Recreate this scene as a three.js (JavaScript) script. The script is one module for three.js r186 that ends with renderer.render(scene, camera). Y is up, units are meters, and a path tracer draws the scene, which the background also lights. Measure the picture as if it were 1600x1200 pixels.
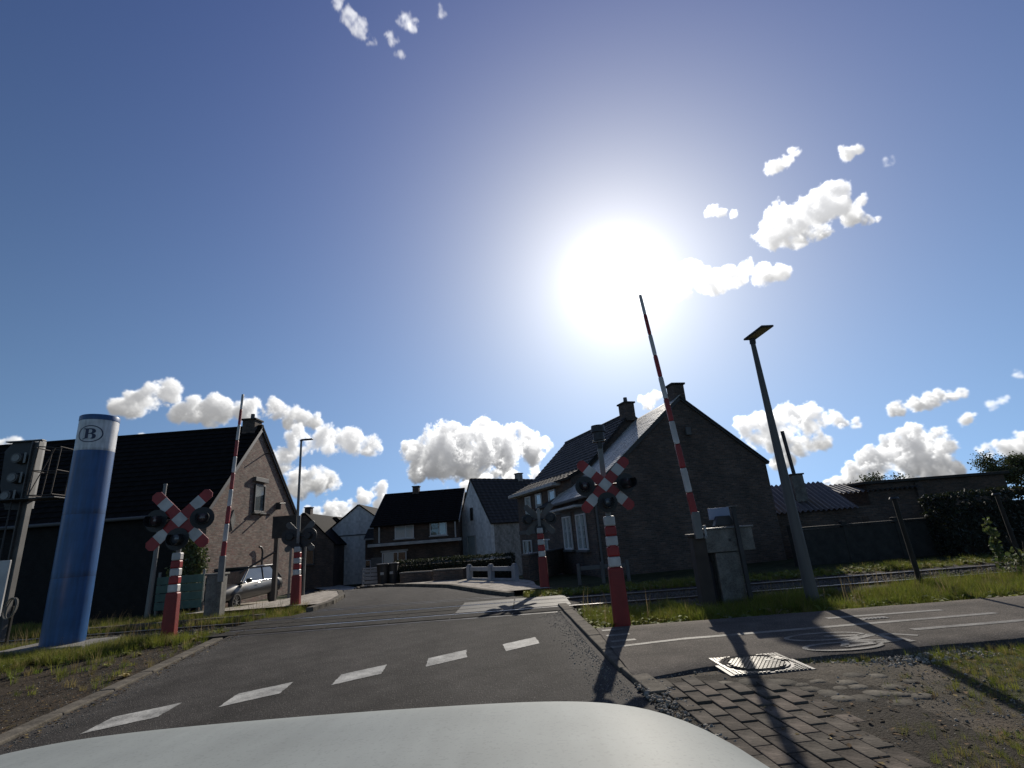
import * as THREE from 'three';
import { mergeGeometries } from 'three/addons/utils/BufferGeometryUtils.js';
import { RoundedBoxGeometry } from 'three/addons/geometries/RoundedBoxGeometry.js';
import { FontLoader } from 'three/addons/loaders/FontLoader.js';
import { TextGeometry } from 'three/addons/geometries/TextGeometry.js';

// ------------------------------------------------------------------ camera, sky, sun, exposure
const V3 = (x, y, z) => new THREE.Vector3(x, y, z);
const RAD = Math.PI / 180;
const scene = new THREE.Scene();
const renderer = new THREE.WebGLRenderer({ antialias: true });
renderer.setSize(1024, 768);
renderer.toneMapping = THREE.LinearToneMapping;
renderer.toneMappingExposure = 1.0;
renderer.shadowMap.enabled = true;
const camera = new THREE.PerspectiveCamera(2 * Math.atan(600 / 790) / RAD, 4 / 3, 0.05, 1500);
camera.position.set(0, 1.5, 0);
camera.rotation.order = 'YXZ';
camera.rotation.set(Math.atan(240.6 / 790), 0, -4.4 * RAD);
const SUN_AZ = 13.93 * RAD, SUN_EL = 26.78 * RAD;
const SUN = V3(Math.sin(SUN_AZ) * Math.cos(SUN_EL), Math.sin(SUN_EL), -Math.cos(SUN_AZ) * Math.cos(SUN_EL));
const sun = new THREE.DirectionalLight(new THREE.Color().setRGB(1, 0.92, 0.8), 4.6);
sun.position.copy(SUN).multiplyScalar(120);
sun.target.position.set(0, 0, 0);
sun.castShadow = true;
sun.shadow.mapSize.set(4096, 4096);
Object.assign(sun.shadow.camera, { left: -60, right: 60, top: 60, bottom: -60, near: 1, far: 300 });
scene.add(sun, sun.target);

// ------------------------------------------------------------------ random numbers and noise
function rng(seed) { let s = (seed * 2654435761) >>> 0 || 1; return () => { s = (s + 0x6D2B79F5) | 0; let t = Math.imul(s ^ (s >>> 15), 1 | s); t = (t + Math.imul(t ^ (t >>> 7), 61 | t)) ^ t; return ((t ^ (t >>> 14)) >>> 0) / 4294967296; }; }
const HASH = new Float32Array(65536); { const r = rng(11); for (let i = 0; i < 65536; i++) HASH[i] = r(); }
const hash2 = (ix, iy) => HASH[((ix * 374761 + iy * 668265 + ((ix * iy) & 1023) * 31) >>> 0) & 65535];
function vnoise(x, y, per = 0) {
  let ix = Math.floor(x), iy = Math.floor(y); const fx = x - ix, fy = y - iy;
  const u = fx * fx * fx * (fx * (fx * 6 - 15) + 10), v = fy * fy * fy * (fy * (fy * 6 - 15) + 10);
  let jx = ix + 1, jy = iy + 1;
  if (per) { ix = ((ix % per) + per) % per; iy = ((iy % per) + per) % per; jx = ((jx % per) + per) % per; jy = ((jy % per) + per) % per; }
  const a = hash2(ix, iy), b = hash2(jx, iy), c = hash2(ix, jy), d = hash2(jx, jy);
  return a + (b - a) * u + (c - a) * v + (a - b - c + d) * u * v;
}
function fbm(x, y, oct = 4, per = 0) { let s = 0, a = 0.5, n = 0; for (let i = 0; i < oct; i++) { s += a * vnoise(x + i * 17.3 * (per ? 0 : 1), y + i * 9.1 * (per ? 0 : 1), per); n += a; a *= 0.5; x *= 2; y *= 2; per *= 2; } return s / n; }
const clamp = (x, a = 0, b = 1) => Math.min(b, Math.max(a, x));
const sstep = (a, b, x) => { const t = clamp((x - a) / (b - a)); return t * t * (3 - 2 * t); };
const mix = (a, b, t) => a + (b - a) * t;

// ------------------------------------------------------------------ the sky: clear autumn blue, glare round the sun, fair-weather cumulus
const CLOUDS = [[1,[[-38.4,14.1,1.39],[-37.0,15.0,1.65],[-35.7,15.7,1.44],[-33.6,14.1,1.59],[-31.1,14.3,1.63],[-28.8,14.4,1.54],[-26.4,14.5,1.44],[-24.2,13.8,1.59],[-22.3,13.3,1.07],[-31.8,13.3,1.12],[-39.5,13.7,0.74]]],[1,[[-23.4,11.3,1.59],[-21.2,11.4,1.88],[-18.6,11.3,1.91],[-16.2,10.7,1.38],[-25.2,9.3,1.62],[-23.3,7.2,1.95],[-21.4,7.3,1.84],[-20.0,6.9,1.06],[-25.6,6.5,1.27]]],[1,[[-15.5,5.9,1.01],[-16.8,5.3,1.06],[-20.0,3.8,1.61],[-18.5,4.2,1.18],[-21.9,3.6,1.27],[-14.9,4.4,1.33]]],[1.25,[[-12.1,10.0,1.54],[-10.3,9.1,2.52],[-8.5,11.5,1.99],[-6.8,9.4,3.18],[-3.8,9.8,3.56],[-1.3,9.7,3.21],[0.9,10.2,2.15],[3.0,9.8,1.28],[-7.9,7.4,2.09],[-4.7,7.1,1.75],[-11.4,7.6,1.24],[-1.5,7.3,1.41],[1.5,8.5,1.56],[-3.7,12.0,1.72]]],[0.7,[[-3.7,6.3,1.12],[-0.8,6.4,1.12],[1.7,6.7,0.84],[-5.9,5.9,0.83]]],[1,[[24.6,9.3,1.31],[26.4,9.0,1.81],[28.5,9.0,2.03],[30.4,9.0,1.87],[32.0,8.7,1.22],[32.9,8.1,0.67],[27.2,7.3,1.65],[29.1,6.7,1.37],[31.0,6.7,0.98],[25.5,7.5,1.16],[27.1,5.4,1.13]]],[0.7,[[34.1,7.9,0.54]]],[0.9,[[37.5,8.5,0.86],[38.8,8.7,0.85],[39.9,8.8,0.95],[41.1,8.9,0.82],[42.1,9.0,0.54]]],[1.1,[[33.1,3.3,1.29],[34.8,4.2,1.74],[36.4,4.8,1.83],[38.3,5.1,1.9],[39.6,5.2,1.43],[37.0,3.4,1.96],[38.8,3.6,1.65],[31.4,2.6,1.07],[32.4,2.2,0.88],[39.9,2.9,0.81]]],[1,[[42.4,3.9,0.73],[43.4,4.0,1.03],[44.6,4.0,1.26],[45.6,3.6,1.49]]],[0.6,[[41.7,6.7,0.59],[42.2,7.0,0.37]]],[0.5,[[43.6,7.6,0.53],[44.4,7.8,0.42]]],[0.5,[[45.8,9.6,0.41]]],[1,[[20.8,25.3,1.99],[22.9,25.5,1.7],[24.8,24.3,1.56],[26.8,24.2,1.41],[28.0,25.1,1.13],[29.6,23.8,1.63],[31.0,23.6,1.11],[18.7,25.7,2.01]]],[1,[[30.5,27.4,1.21],[32.3,28.1,1.9],[34.2,28.1,2.1],[36.3,28.2,2.04],[37.9,28.8,1.44],[38.5,26.7,1.23],[39.5,25.7,0.72],[40.3,25.5,0.38],[31.3,26.9,1.21],[33.1,26.3,1.31],[39.5,27.5,0.71],[35.3,26.7,1.39]]],[0.8,[[26.9,31.1,0.61],[26.0,31.5,0.73],[28.0,30.5,0.49]]],[0.6,[[32.8,33.3,0.79],[34.1,33.4,0.78],[35.3,33.9,0.55]]],[0.6,[[39.7,31.8,0.79],[40.7,31.8,0.52]]],[0.4,[[-19.8,52.1,0.93],[-18.3,51.4,0.96],[-16.9,50.7,0.68],[-21.2,52.9,0.73]]],[0.4,[[-11.9,52.5,0.86],[-13.7,51.1,0.78],[-11.0,52.2,0.67],[-12.5,49.9,0.61]]],[0.9,[[-45.6,9.5,1.12],[-44.6,9.8,0.94],[-46.8,9.2,1.5]]],[0.9,[[-37.4,11.1,0.58]]],[0.8,[[15.2,13.3,0.91],[16.2,13.8,0.7]]],[0.25,[[-6.4,53.4,0.56]]],[0.25,[[42.5,29.8,0.52]]]];
{ // more of the same clouds all round the horizon
  const r = rng(77);
  for (let i = 0; i < 20; i++) {
    const az = 62 + r() * 236, el = 4 + r() * r() * 26, L = [], n = 5 + Math.floor(r() * 8), w = 3 + r() * 6;
    for (let k = 0; k < n; k++) { const t = (k + 0.5) / n * 2 - 1; L.push([az + t * w, el + (r() - 0.3) * 1.6 * (1 - t * t), (0.9 + r() * 1.2) * (1.1 - 0.5 * Math.abs(t))]); }
    CLOUDS.push([0.7 + r() * 0.5, L]);
  }
}
const SW = 4096, SH = 2048;
const skyData = new Float32Array(SW * SH * 4);
(function buildSky() {
  const colAz = new Float32Array(SW), colC = new Float32Array(SW), colS = new Float32Array(SW);
  for (let c = 0; c < SW; c++) { const th = ((c + 0.5) / SW - 0.5) * 2 * Math.PI; colC[c] = Math.cos(th); colS[c] = Math.sin(th); }
  const glowAt = (cg) => { const g = Math.acos(clamp(cg, -1, 1)) / RAD; return g; };
  for (let row = 0; row < SH; row++) {
    const el = ((row + 0.5) / SH - 0.5) * Math.PI, y = Math.sin(el), ce = Math.cos(el), ed = el / RAD;
    const h = Math.exp(-Math.max(ed, 0) / 20);
    for (let c = 0; c < SW; c++) {
      const o = (row * SW + c) * 4;
      if (ed < -0.6) { skyData[o] = 0.07; skyData[o + 1] = 0.07; skyData[o + 2] = 0.065; skyData[o + 3] = 1; continue; }
      const cg = ce * colC[c] * SUN.x + y * SUN.y + ce * colS[c] * SUN.z, g = glowAt(cg);
      // scattered light (brighter towards and away from the sun), the pale band above the horizon, and the glare round the sun
      const ray = (1 + cg * cg) / 2, near = 0.96 * Math.exp(-g / 9.2), wide = Math.exp(-g / 35), core = 2.5 * Math.exp(-g * g / 9), mid = Math.exp(-g / 17);
      skyData[o] = ray * (0.014 + 0.345 * h) + 1.5 * near + 0.055 * wide + core + 0.15 * mid;
      skyData[o + 1] = ray * (0.034 + 0.62 * h) + 1.46 * near + 0.135 * wide + core * 0.97 + 0.02 * mid;
      skyData[o + 2] = ray * (0.10 + 0.87 * h) + 0.45 * near + 0.56 * wide + core * 0.9 + 0.75 * Math.exp(-g / 6) - 0.16 * mid;
      skyData[o + 3] = 1;
    }
  }
  // clouds: puffs of droplets marched through in depth, lit from the sun's side and by the sky above
  const n3 = (x, y, z) => { const ix = Math.floor(x), iy = Math.floor(y), iz = Math.floor(z); let fx = x - ix, fy = y - iy, fz = z - iz; fx = fx * fx * (3 - 2 * fx); fy = fy * fy * (3 - 2 * fy); fz = fz * fz * (3 - 2 * fz); const q = (a, b, c) => HASH[(Math.imul(a, 73856093) ^ Math.imul(b, 19349663) ^ Math.imul(c, 83492791)) >>> 0 & 65535]; const l = (a, c, t) => a + (c - a) * t; return l(l(l(q(ix, iy, iz), q(ix + 1, iy, iz), fx), l(q(ix, iy + 1, iz), q(ix + 1, iy + 1, iz), fx), fy), l(l(q(ix, iy, iz + 1), q(ix + 1, iy, iz + 1), fx), l(q(ix, iy + 1, iz + 1), q(ix + 1, iy + 1, iz + 1), fx), fy), fz); };
  const f3 = (x, y, z, o) => { let s = 0, a = 0.5, n = 0; for (let i = 0; i < o; i++) { s += a * n3(x, y, z); n += a; a *= 0.55; x = x * 2.03 + 7.1; y = y * 2.03 + 3.7; z = z * 2.03 + 1.3; } return s / n; };
  CLOUDS.forEach(([dens, puffs], ci) => {
    const r = rng(900 + ci), thin = dens < 0.55; let avg = 0, am = 0, em = 0; for (const p of puffs) { avg += p[2] / puffs.length; am += p[0] / puffs.length; em += p[1] / puffs.length; }
    const ce = Math.cos(em * RAD), P = puffs.map(([a, e, q]) => [(a - am) * ce / avg, (e - em) / avg, (r() - 0.5) * 0.9, 0.9 * q / avg]);
    for (let k = P.length, n = P.length; k < n * 2.2; k++) { const q = P[Math.floor(r() * n)], s = q[3] * (0.4 + 0.3 * r()), t = r() * 6.283; P.push([q[0] + Math.cos(t) * q[3] * 0.75, q[1] + Math.sin(t) * q[3] * 0.65 + 0.1, q[2] + (r() - 0.5) * 1.2, s]); }
    let u0 = 1e9, u1 = -1e9, v0 = 1e9, v1 = -1e9; for (const [u, v, , q] of P) { u0 = Math.min(u0, u - q * 1.6); u1 = Math.max(u1, u + q * 1.6); v0 = Math.min(v0, v - q * 1.6); v1 = Math.max(v1, v + q * 1.6); }
    const deg = 360 / SW, r0 = Math.max(SH / 2 + 2, Math.floor(((em + v0 * avg) / 180 + 0.5) * SH)), r1 = Math.ceil(((em + v1 * avg) / 180 + 0.5) * SH), W = Math.ceil((u1 - u0) * avg / ce / deg), c0 = Math.round((am + u0 * avg / ce - 90) / 360 * SW + SW / 2);
    const fine = Math.abs(am) < 62 ? 5 : 3, ox = ci * 13.7, F = 1.5;
    const field = (x, y, z, o) => { let m = -1; for (let i = 0; i < P.length; i++) { const c = P[i], dx = x - c[0], dy = y - c[1], dz = z - c[2], d = 1 - (dx * dx + dy * dy + dz * dz) / (c[3] * c[3]); if (d > m) m = d; } if (m < -1.1) return -1; const w = (n3(x * 0.9 + ox, y * 0.9 + 5, z * 0.9) - 0.5) * 0.9; return Math.min(m, 0.55) * 0.75 + (f3(x * F + ox + w, y * F - w, z * F, o) - 0.5) * (thin ? 2.4 : 2.3) - (thin ? 0.16 : 0.12); };
    const sg = Math.acos(clamp(Math.cos(em * RAD) * Math.cos(SUN_EL) * Math.cos(am * RAD - SUN_AZ) + Math.sin(em * RAD) * Math.sin(SUN_EL), -1, 1));
    let lx = (13.93 - am) * ce * RAD, ly = (26.78 - em) * RAD + 0.6, lz = Math.max(-0.6, Math.cos(sg)) * 0.5; { const q = Math.hypot(lx, ly); if (q > 1) { lx /= q; ly /= q; } const l = Math.hypot(lx, ly, lz); lx /= l; ly /= l; lz /= l; }
    const K = thin ? 1.5 * dens : 5.2 * dens * (dens > 1.05 ? 1.5 : 1), ZN = 11, Z0 = -1.7, dz = 3.4 / ZN;
    for (let row = r0; row < r1; row++) { const el = ((row + 0.5) / SH - 0.5) * 180, v = (el - em) / avg;
      for (let i = 0; i < W; i++) { const u = u0 + (i + 0.5) * deg * ce / avg; let ok = false; for (let k = 0; k < P.length; k++) { const c = P[k], dx = u - c[0], dy = v - c[1]; if (dx * dx + dy * dy < c[3] * c[3] * 2.1) { ok = true; break; } } if (!ok) continue;
        let T = 1, S = 0, A = 0; const jit = HASH[(row * 131 + i * 977) & 65535];
        for (let k = 0; k < ZN && T > 0.03; k++) { const z = Z0 + (k + jit) * dz, f = field(u, v, z, fine); if (f <= 0) continue; const d = Math.min(1, f * 1.9) * K, a = 1 - Math.exp(-d * dz); let tau = 0; for (let s = 0; s < 4; s++) { const t = 0.12 + s * 0.3, g = field(u + lx * t, v + ly * t, z + lz * t, 2); if (g > 0) tau += Math.min(1, g * 3.2) * K * 0.3; }
          S += T * a * (0.55 * Math.exp(-tau * 0.75) + 0.45 * Math.exp(-tau * 0.16)); A += T * a * clamp(0.62 + 0.3 * (v - z * 0.3)); T *= 1 - a; }
        const al = 1 - T; if (al < 0.004) continue;
        const col = ((c0 + i) % SW + SW) % SW, o = (row * SW + col) * 4, e2 = el * RAD, ang = ((col + 0.5) / SW - 0.5) * 2 * Math.PI;
        const g = Math.acos(clamp(Math.cos(e2) * Math.cos(ang) * SUN.x + Math.sin(e2) * SUN.y + Math.cos(e2) * Math.sin(ang) * SUN.z, -1, 1)) / RAD;
        const sunL = 1.12 + 4.2 * Math.exp(-g / 10) + 0.7 * Math.exp(-g / 28), amb = 0.25 + 1.1 * Math.exp(-g / 10);
        skyData[o] = skyData[o] * T + S * sunL + A * amb * 0.97; skyData[o + 1] = skyData[o + 1] * T + S * sunL * 0.985 + A * amb; skyData[o + 2] = skyData[o + 2] * T + S * sunL * 0.95 + A * amb * 1.08;
      } }
  });
})();
const sky = new THREE.DataTexture(skyData, SW, SH, THREE.RGBAFormat, THREE.FloatType);
sky.mapping = THREE.EquirectangularReflectionMapping; sky.magFilter = THREE.LinearFilter; sky.needsUpdate = true;
scene.background = sky; scene.environment = sky;

// ------------------------------------------------------------------ naming helpers
const used = {};
function numbered(n) { const k = used[n] = (used[n] ?? -1) + 1; return k ? n + '_' + String(k).padStart(3, '0') : n; }
function tag(o, label, category, group) { o.userData.label = label; if (category) o.userData.category = category; if (group) o.userData.group = group; return o; }
function thing(name, label, category, x, y, z, turn = 0, group) { const o = new THREE.Group(); o.name = numbered(name); o.position.set(x, y, z); o.rotation.y = turn; scene.add(o); return tag(o, label, category, group); }
function structGroup(name) { const o = new THREE.Group(); o.name = name; o.userData.kind = 'structure'; scene.add(o); return o; }
function part(name, geo, mat, parent = scene, x = 0, y = 0, z = 0) {
  const g = Array.isArray(geo) ? join(geo) : geo;
  const m = new THREE.Mesh(g, mat); m.name = parent === scene ? numbered(name) : name; m.position.set(x, y, z); m.castShadow = m.receiveShadow = true; parent.add(m); return m;
}
function struct(name, geo, mat) { const m = part(name, geo, mat); m.userData.kind = 'structure'; return m; }
function join(list) {
  const l = list.map((g) => { g = g.index ? g.toNonIndexed() : g; for (const k of Object.keys(g.attributes)) if (!['position', 'normal', 'uv', 'color'].includes(k)) g.deleteAttribute(k); if (!g.attributes.normal) g.computeVertexNormals(); if (!g.attributes.uv) g.setAttribute('uv', new THREE.BufferAttribute(new Float32Array(g.attributes.position.count * 2), 2)); return g; });
  return mergeGeometries(l);
}
// ------------------------------------------------------------------ geometry helpers (all in metres, uv in metres)
function uvm(g) { // uv in metres from the dominant axis of every face
  g = g.index ? g.toNonIndexed() : g; const p = g.attributes.position, uv = new Float32Array(p.count * 2), a = V3(), b = V3(), c = V3(), n = V3();
  for (let i = 0; i < p.count; i += 3) {
    a.fromBufferAttribute(p, i); b.fromBufferAttribute(p, i + 1); c.fromBufferAttribute(p, i + 2); n.copy(b).sub(a).cross(c.clone().sub(a));
    const ax = Math.abs(n.x), ay = Math.abs(n.y), az = Math.abs(n.z);
    [a, b, c].forEach((q, k) => { const o = (i + k) * 2; if (ay >= ax && ay >= az) { uv[o] = q.x; uv[o + 1] = q.z; } else if (ax >= az) { uv[o] = q.z; uv[o + 1] = q.y; } else { uv[o] = q.x; uv[o + 1] = q.y; } });
  }
  g.setAttribute('uv', new THREE.BufferAttribute(uv, 2)); return g;
}
function bx(w, h, d, x = 0, y = 0, z = 0, rx = 0, ry = 0, rz = 0) { const g = new THREE.BoxGeometry(w, h, d); if (rx) g.rotateX(rx); if (rz) g.rotateZ(rz); if (ry) g.rotateY(ry); g.translate(x, y, z); return uvm(g); }
function rb(w, h, d, r, x = 0, y = 0, z = 0, seg = 1) { const g = new RoundedBoxGeometry(w, h, d, seg, Math.min(r, w / 2.01, h / 2.01, d / 2.01)); g.translate(x, y, z); return uvm(g); }
function cyl(r0, r1, a, b, seg = 12, open = false) { // tapered rod from a (radius r0) to b (radius r1)
  const A = V3(...a), B = V3(...b), d = B.clone().sub(A), g = new THREE.CylinderGeometry(r1, r0, d.length(), seg, 1, open);
  g.applyQuaternion(new THREE.Quaternion().setFromUnitVectors(V3(0, 1, 0), d.clone().normalize())); g.translate(...A.add(B).multiplyScalar(0.5).toArray()); return g;
}
function ext(pts, depth, bevel = 0, holes = []) { // polygon in x,y pulled along +z
  const s = new THREE.Shape(pts.map((p) => new THREE.Vector2(...p))); for (const h of holes) s.holes.push(new THREE.Path(h.map((p) => new THREE.Vector2(...p))));
  return uvm(new THREE.ExtrudeGeometry(s, { depth, bevelEnabled: bevel > 0, bevelSize: bevel, bevelThickness: bevel, bevelSegments: 1, steps: 1, curveSegments: 10 }));
}
function quad(a, b, c, d, uvs) { const g = new THREE.BufferGeometry(); g.setAttribute('position', new THREE.Float32BufferAttribute([...a, ...b, ...c, ...a, ...c, ...d], 3)); g.setAttribute('uv', new THREE.Float32BufferAttribute(uvs ?? [0, 0, 1, 0, 1, 1, 0, 0, 1, 1, 0, 1], 2)); g.computeVertexNormals(); return g; }
const tr = (g, x, y, z) => g.translate(x, y, z);

// ------------------------------------------------------------------ textures and materials
const C = (r, g, b) => new THREE.Color().setRGB(r, g, b);
const enc = (x) => Math.round(255 * Math.pow(clamp(x), 1 / 2.2));
function tex(n, fn, metres, colour = true) { // fn(u, v) in 0..1 -> [r,g,b] linear
  const d = new Uint8Array(n * n * 4);
  for (let j = 0; j < n; j++) for (let i = 0; i < n; i++) { const c = fn((i + 0.5) / n, (j + 0.5) / n), o = (j * n + i) * 4; if (colour) { d[o] = enc(c[0]); d[o + 1] = enc(c[1]); d[o + 2] = enc(c[2]); } else { d[o] = d[o + 1] = d[o + 2] = Math.round(255 * clamp(c)); } d[o + 3] = 255; }
  const t = new THREE.DataTexture(d, n, n); t.wrapS = t.wrapT = THREE.RepeatWrapping; t.magFilter = THREE.LinearFilter; if (colour) t.colorSpace = THREE.SRGBColorSpace; t.repeat.set(1 / metres, 1 / metres); t.needsUpdate = true; return t;
}
const speck = (() => { const r = rng(5), n = 1024, a = new Float32Array(n * n); for (let k = 0; k < 30000; k++) { const x = r() * n, y = r() * n, R = 1 + r() * r() * 5, v = r(); for (let j = -R; j <= R; j++) for (let i = -R; i <= R; i++) { const q = (i * i + j * j) / (R * R); if (q < 1) { const o = ((Math.floor(y + j) + n) % n) * n + (Math.floor(x + i) + n) % n; a[o] = v * (1 - 0.4 * q) + 0.02; } } } return (u, v) => a[Math.floor(v * n) * n + Math.floor(u * n)]; })();
const T_asphalt = tex(1024, (u, v) => { const s = speck(u, v), m = fbm(u * 6, v * 6, 5, 6), b = 0.040 + 0.038 * (m - 0.5) + 0.22 * s * s * s; return [b * 1.06, b, b * 0.93]; }, 1.6);
const T_asphalt_h = tex(1024, (u, v) => 0.25 + 0.6 * speck(u, v) + 0.3 * fbm(u * 40, v * 40, 3, 40), 1.6, false);
const T_path = tex(1024, (u, v) => { const s = speck(v, u), m = fbm(u * 5, v * 5, 5, 5), b = 0.086 + 0.065 * (m - 0.5) + 0.2 * s * s * s; return [b * 1.12, b, b * 0.87]; }, 1.6);
const T_concrete = tex(512, (u, v) => { const m = fbm(u * 8, v * 8, 6, 8), s = fbm(u * 90, v * 90, 2, 90); const b = 0.62 + 0.7 * (m - 0.5) + 0.4 * (s - 0.5); return [b, b * 0.985, b * 0.95]; }, 1.3);
const T_concrete_h = tex(512, (u, v) => 0.5 + 0.5 * (fbm(u * 60, v * 60, 4, 60) - 0.5), 1.3, false);
const T_dirt = tex(1024, (u, v) => { const m = fbm(u * 7, v * 7, 6, 7), s = speck(u, v), k = fbm(u * 60, v * 60, 3, 60); const b = 0.75 + 0.7 * (m - 0.5) + 0.3 * (k - 0.5) + 0.35 * s * s; return [b, b, b]; }, 1.7);
const T_dirt_h = tex(1024, (u, v) => 0.4 * fbm(u * 14, v * 14, 6, 14) + 0.5 * speck(u, v) + 0.2 * fbm(u * 80, v * 80, 2, 80), 1.7, false);
const T_streak = tex(512, (u, v) => { const b = 0.86 + 0.5 * (fbm(u * 48, v * 3, 4, 48) - 0.5) + 0.35 * (fbm(u * 6, v * 6, 5, 6) - 0.5) - 0.25 * sstep(0.12, 0.0, v); return [b, b, b]; }, 1);
const T_dust = tex(1024, (u, v) => { const m = fbm(u * 3, v * 3, 6, 3), s = speck(v, 1 - u), k = fbm(u * 24, v * 3, 4, 24); let b = 0.9 + 0.3 * (m - 0.5) + 0.14 * (k - 0.5); if (s > 0.82) b *= 0.9; if (fbm(u * 150, v * 150, 2, 150) > 0.74) b *= 0.88; return [b, b, b * 0.985]; }, 0.9);
const T_wear = tex(512, (u, v) => { const m = fbm(u * 5, v * 5, 6, 5); const b = 0.82 + 0.5 * (m - 0.5); return [b, b, b]; }, 1.1);
function brickTex(cols, mortar, seed) {
  const NX = 10, NY = 32, r = rng(seed), tone = []; for (let i = 0; i < NX * NY; i++) tone.push([cols[Math.floor(r() * cols.length)], 0.75 + r() * 0.5]);
  const at = (u, v) => { const y = v * NY, iy = Math.floor(y) % NY, x = u * NX + (iy % 2 ? 0.5 : 0), ix = Math.floor(x) % NX; const fx = x - Math.floor(x), fy = y - Math.floor(y); const w = 0.03 * (fbm(u * 80, v * 80, 2, 80) - 0.5); return [iy * NX + ix, Math.min(fx, 1 - fx) * 0.21 + w * 0.1 > 0.005 && Math.min(fy, 1 - fy) * 0.065 + w * 0.1 > 0.0055]; };
  const t = tex(1024, (u, v) => { const [k, on] = at(u, v), n = 0.8 + 0.5 * (fbm(u * 70, v * 70, 3, 70) - 0.5) + 0.5 * (fbm(u * 4, v * 4, 4, 4) - 0.5); const c = on ? tone[k][0].map((q) => q * tone[k][1]) : mortar; return c.map((q) => q * n); }, 2.1);
  const h = tex(1024, (u, v) => { const [k, on] = at(u, v); return on ? 0.7 + 0.25 * (tone[k][1] - 0.75) + 0.2 * (fbm(u * 90, v * 90, 2, 90) - 0.5) : 0.15; }, 2.1, false);
  return [t, h];
}
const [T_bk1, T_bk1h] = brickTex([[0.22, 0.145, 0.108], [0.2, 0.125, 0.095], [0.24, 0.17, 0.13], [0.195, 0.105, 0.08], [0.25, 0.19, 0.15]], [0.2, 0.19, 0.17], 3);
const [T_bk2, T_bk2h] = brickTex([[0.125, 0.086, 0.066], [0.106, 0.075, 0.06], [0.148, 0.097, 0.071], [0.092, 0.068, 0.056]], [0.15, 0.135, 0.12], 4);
const std = (o) => new THREE.MeshStandardMaterial({ roughness: 0.85, ...o });
const matte = (o) => new THREE.MeshPhysicalMaterial({ roughness: 0.95, specularIntensity: 0.22, ...o });
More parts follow.
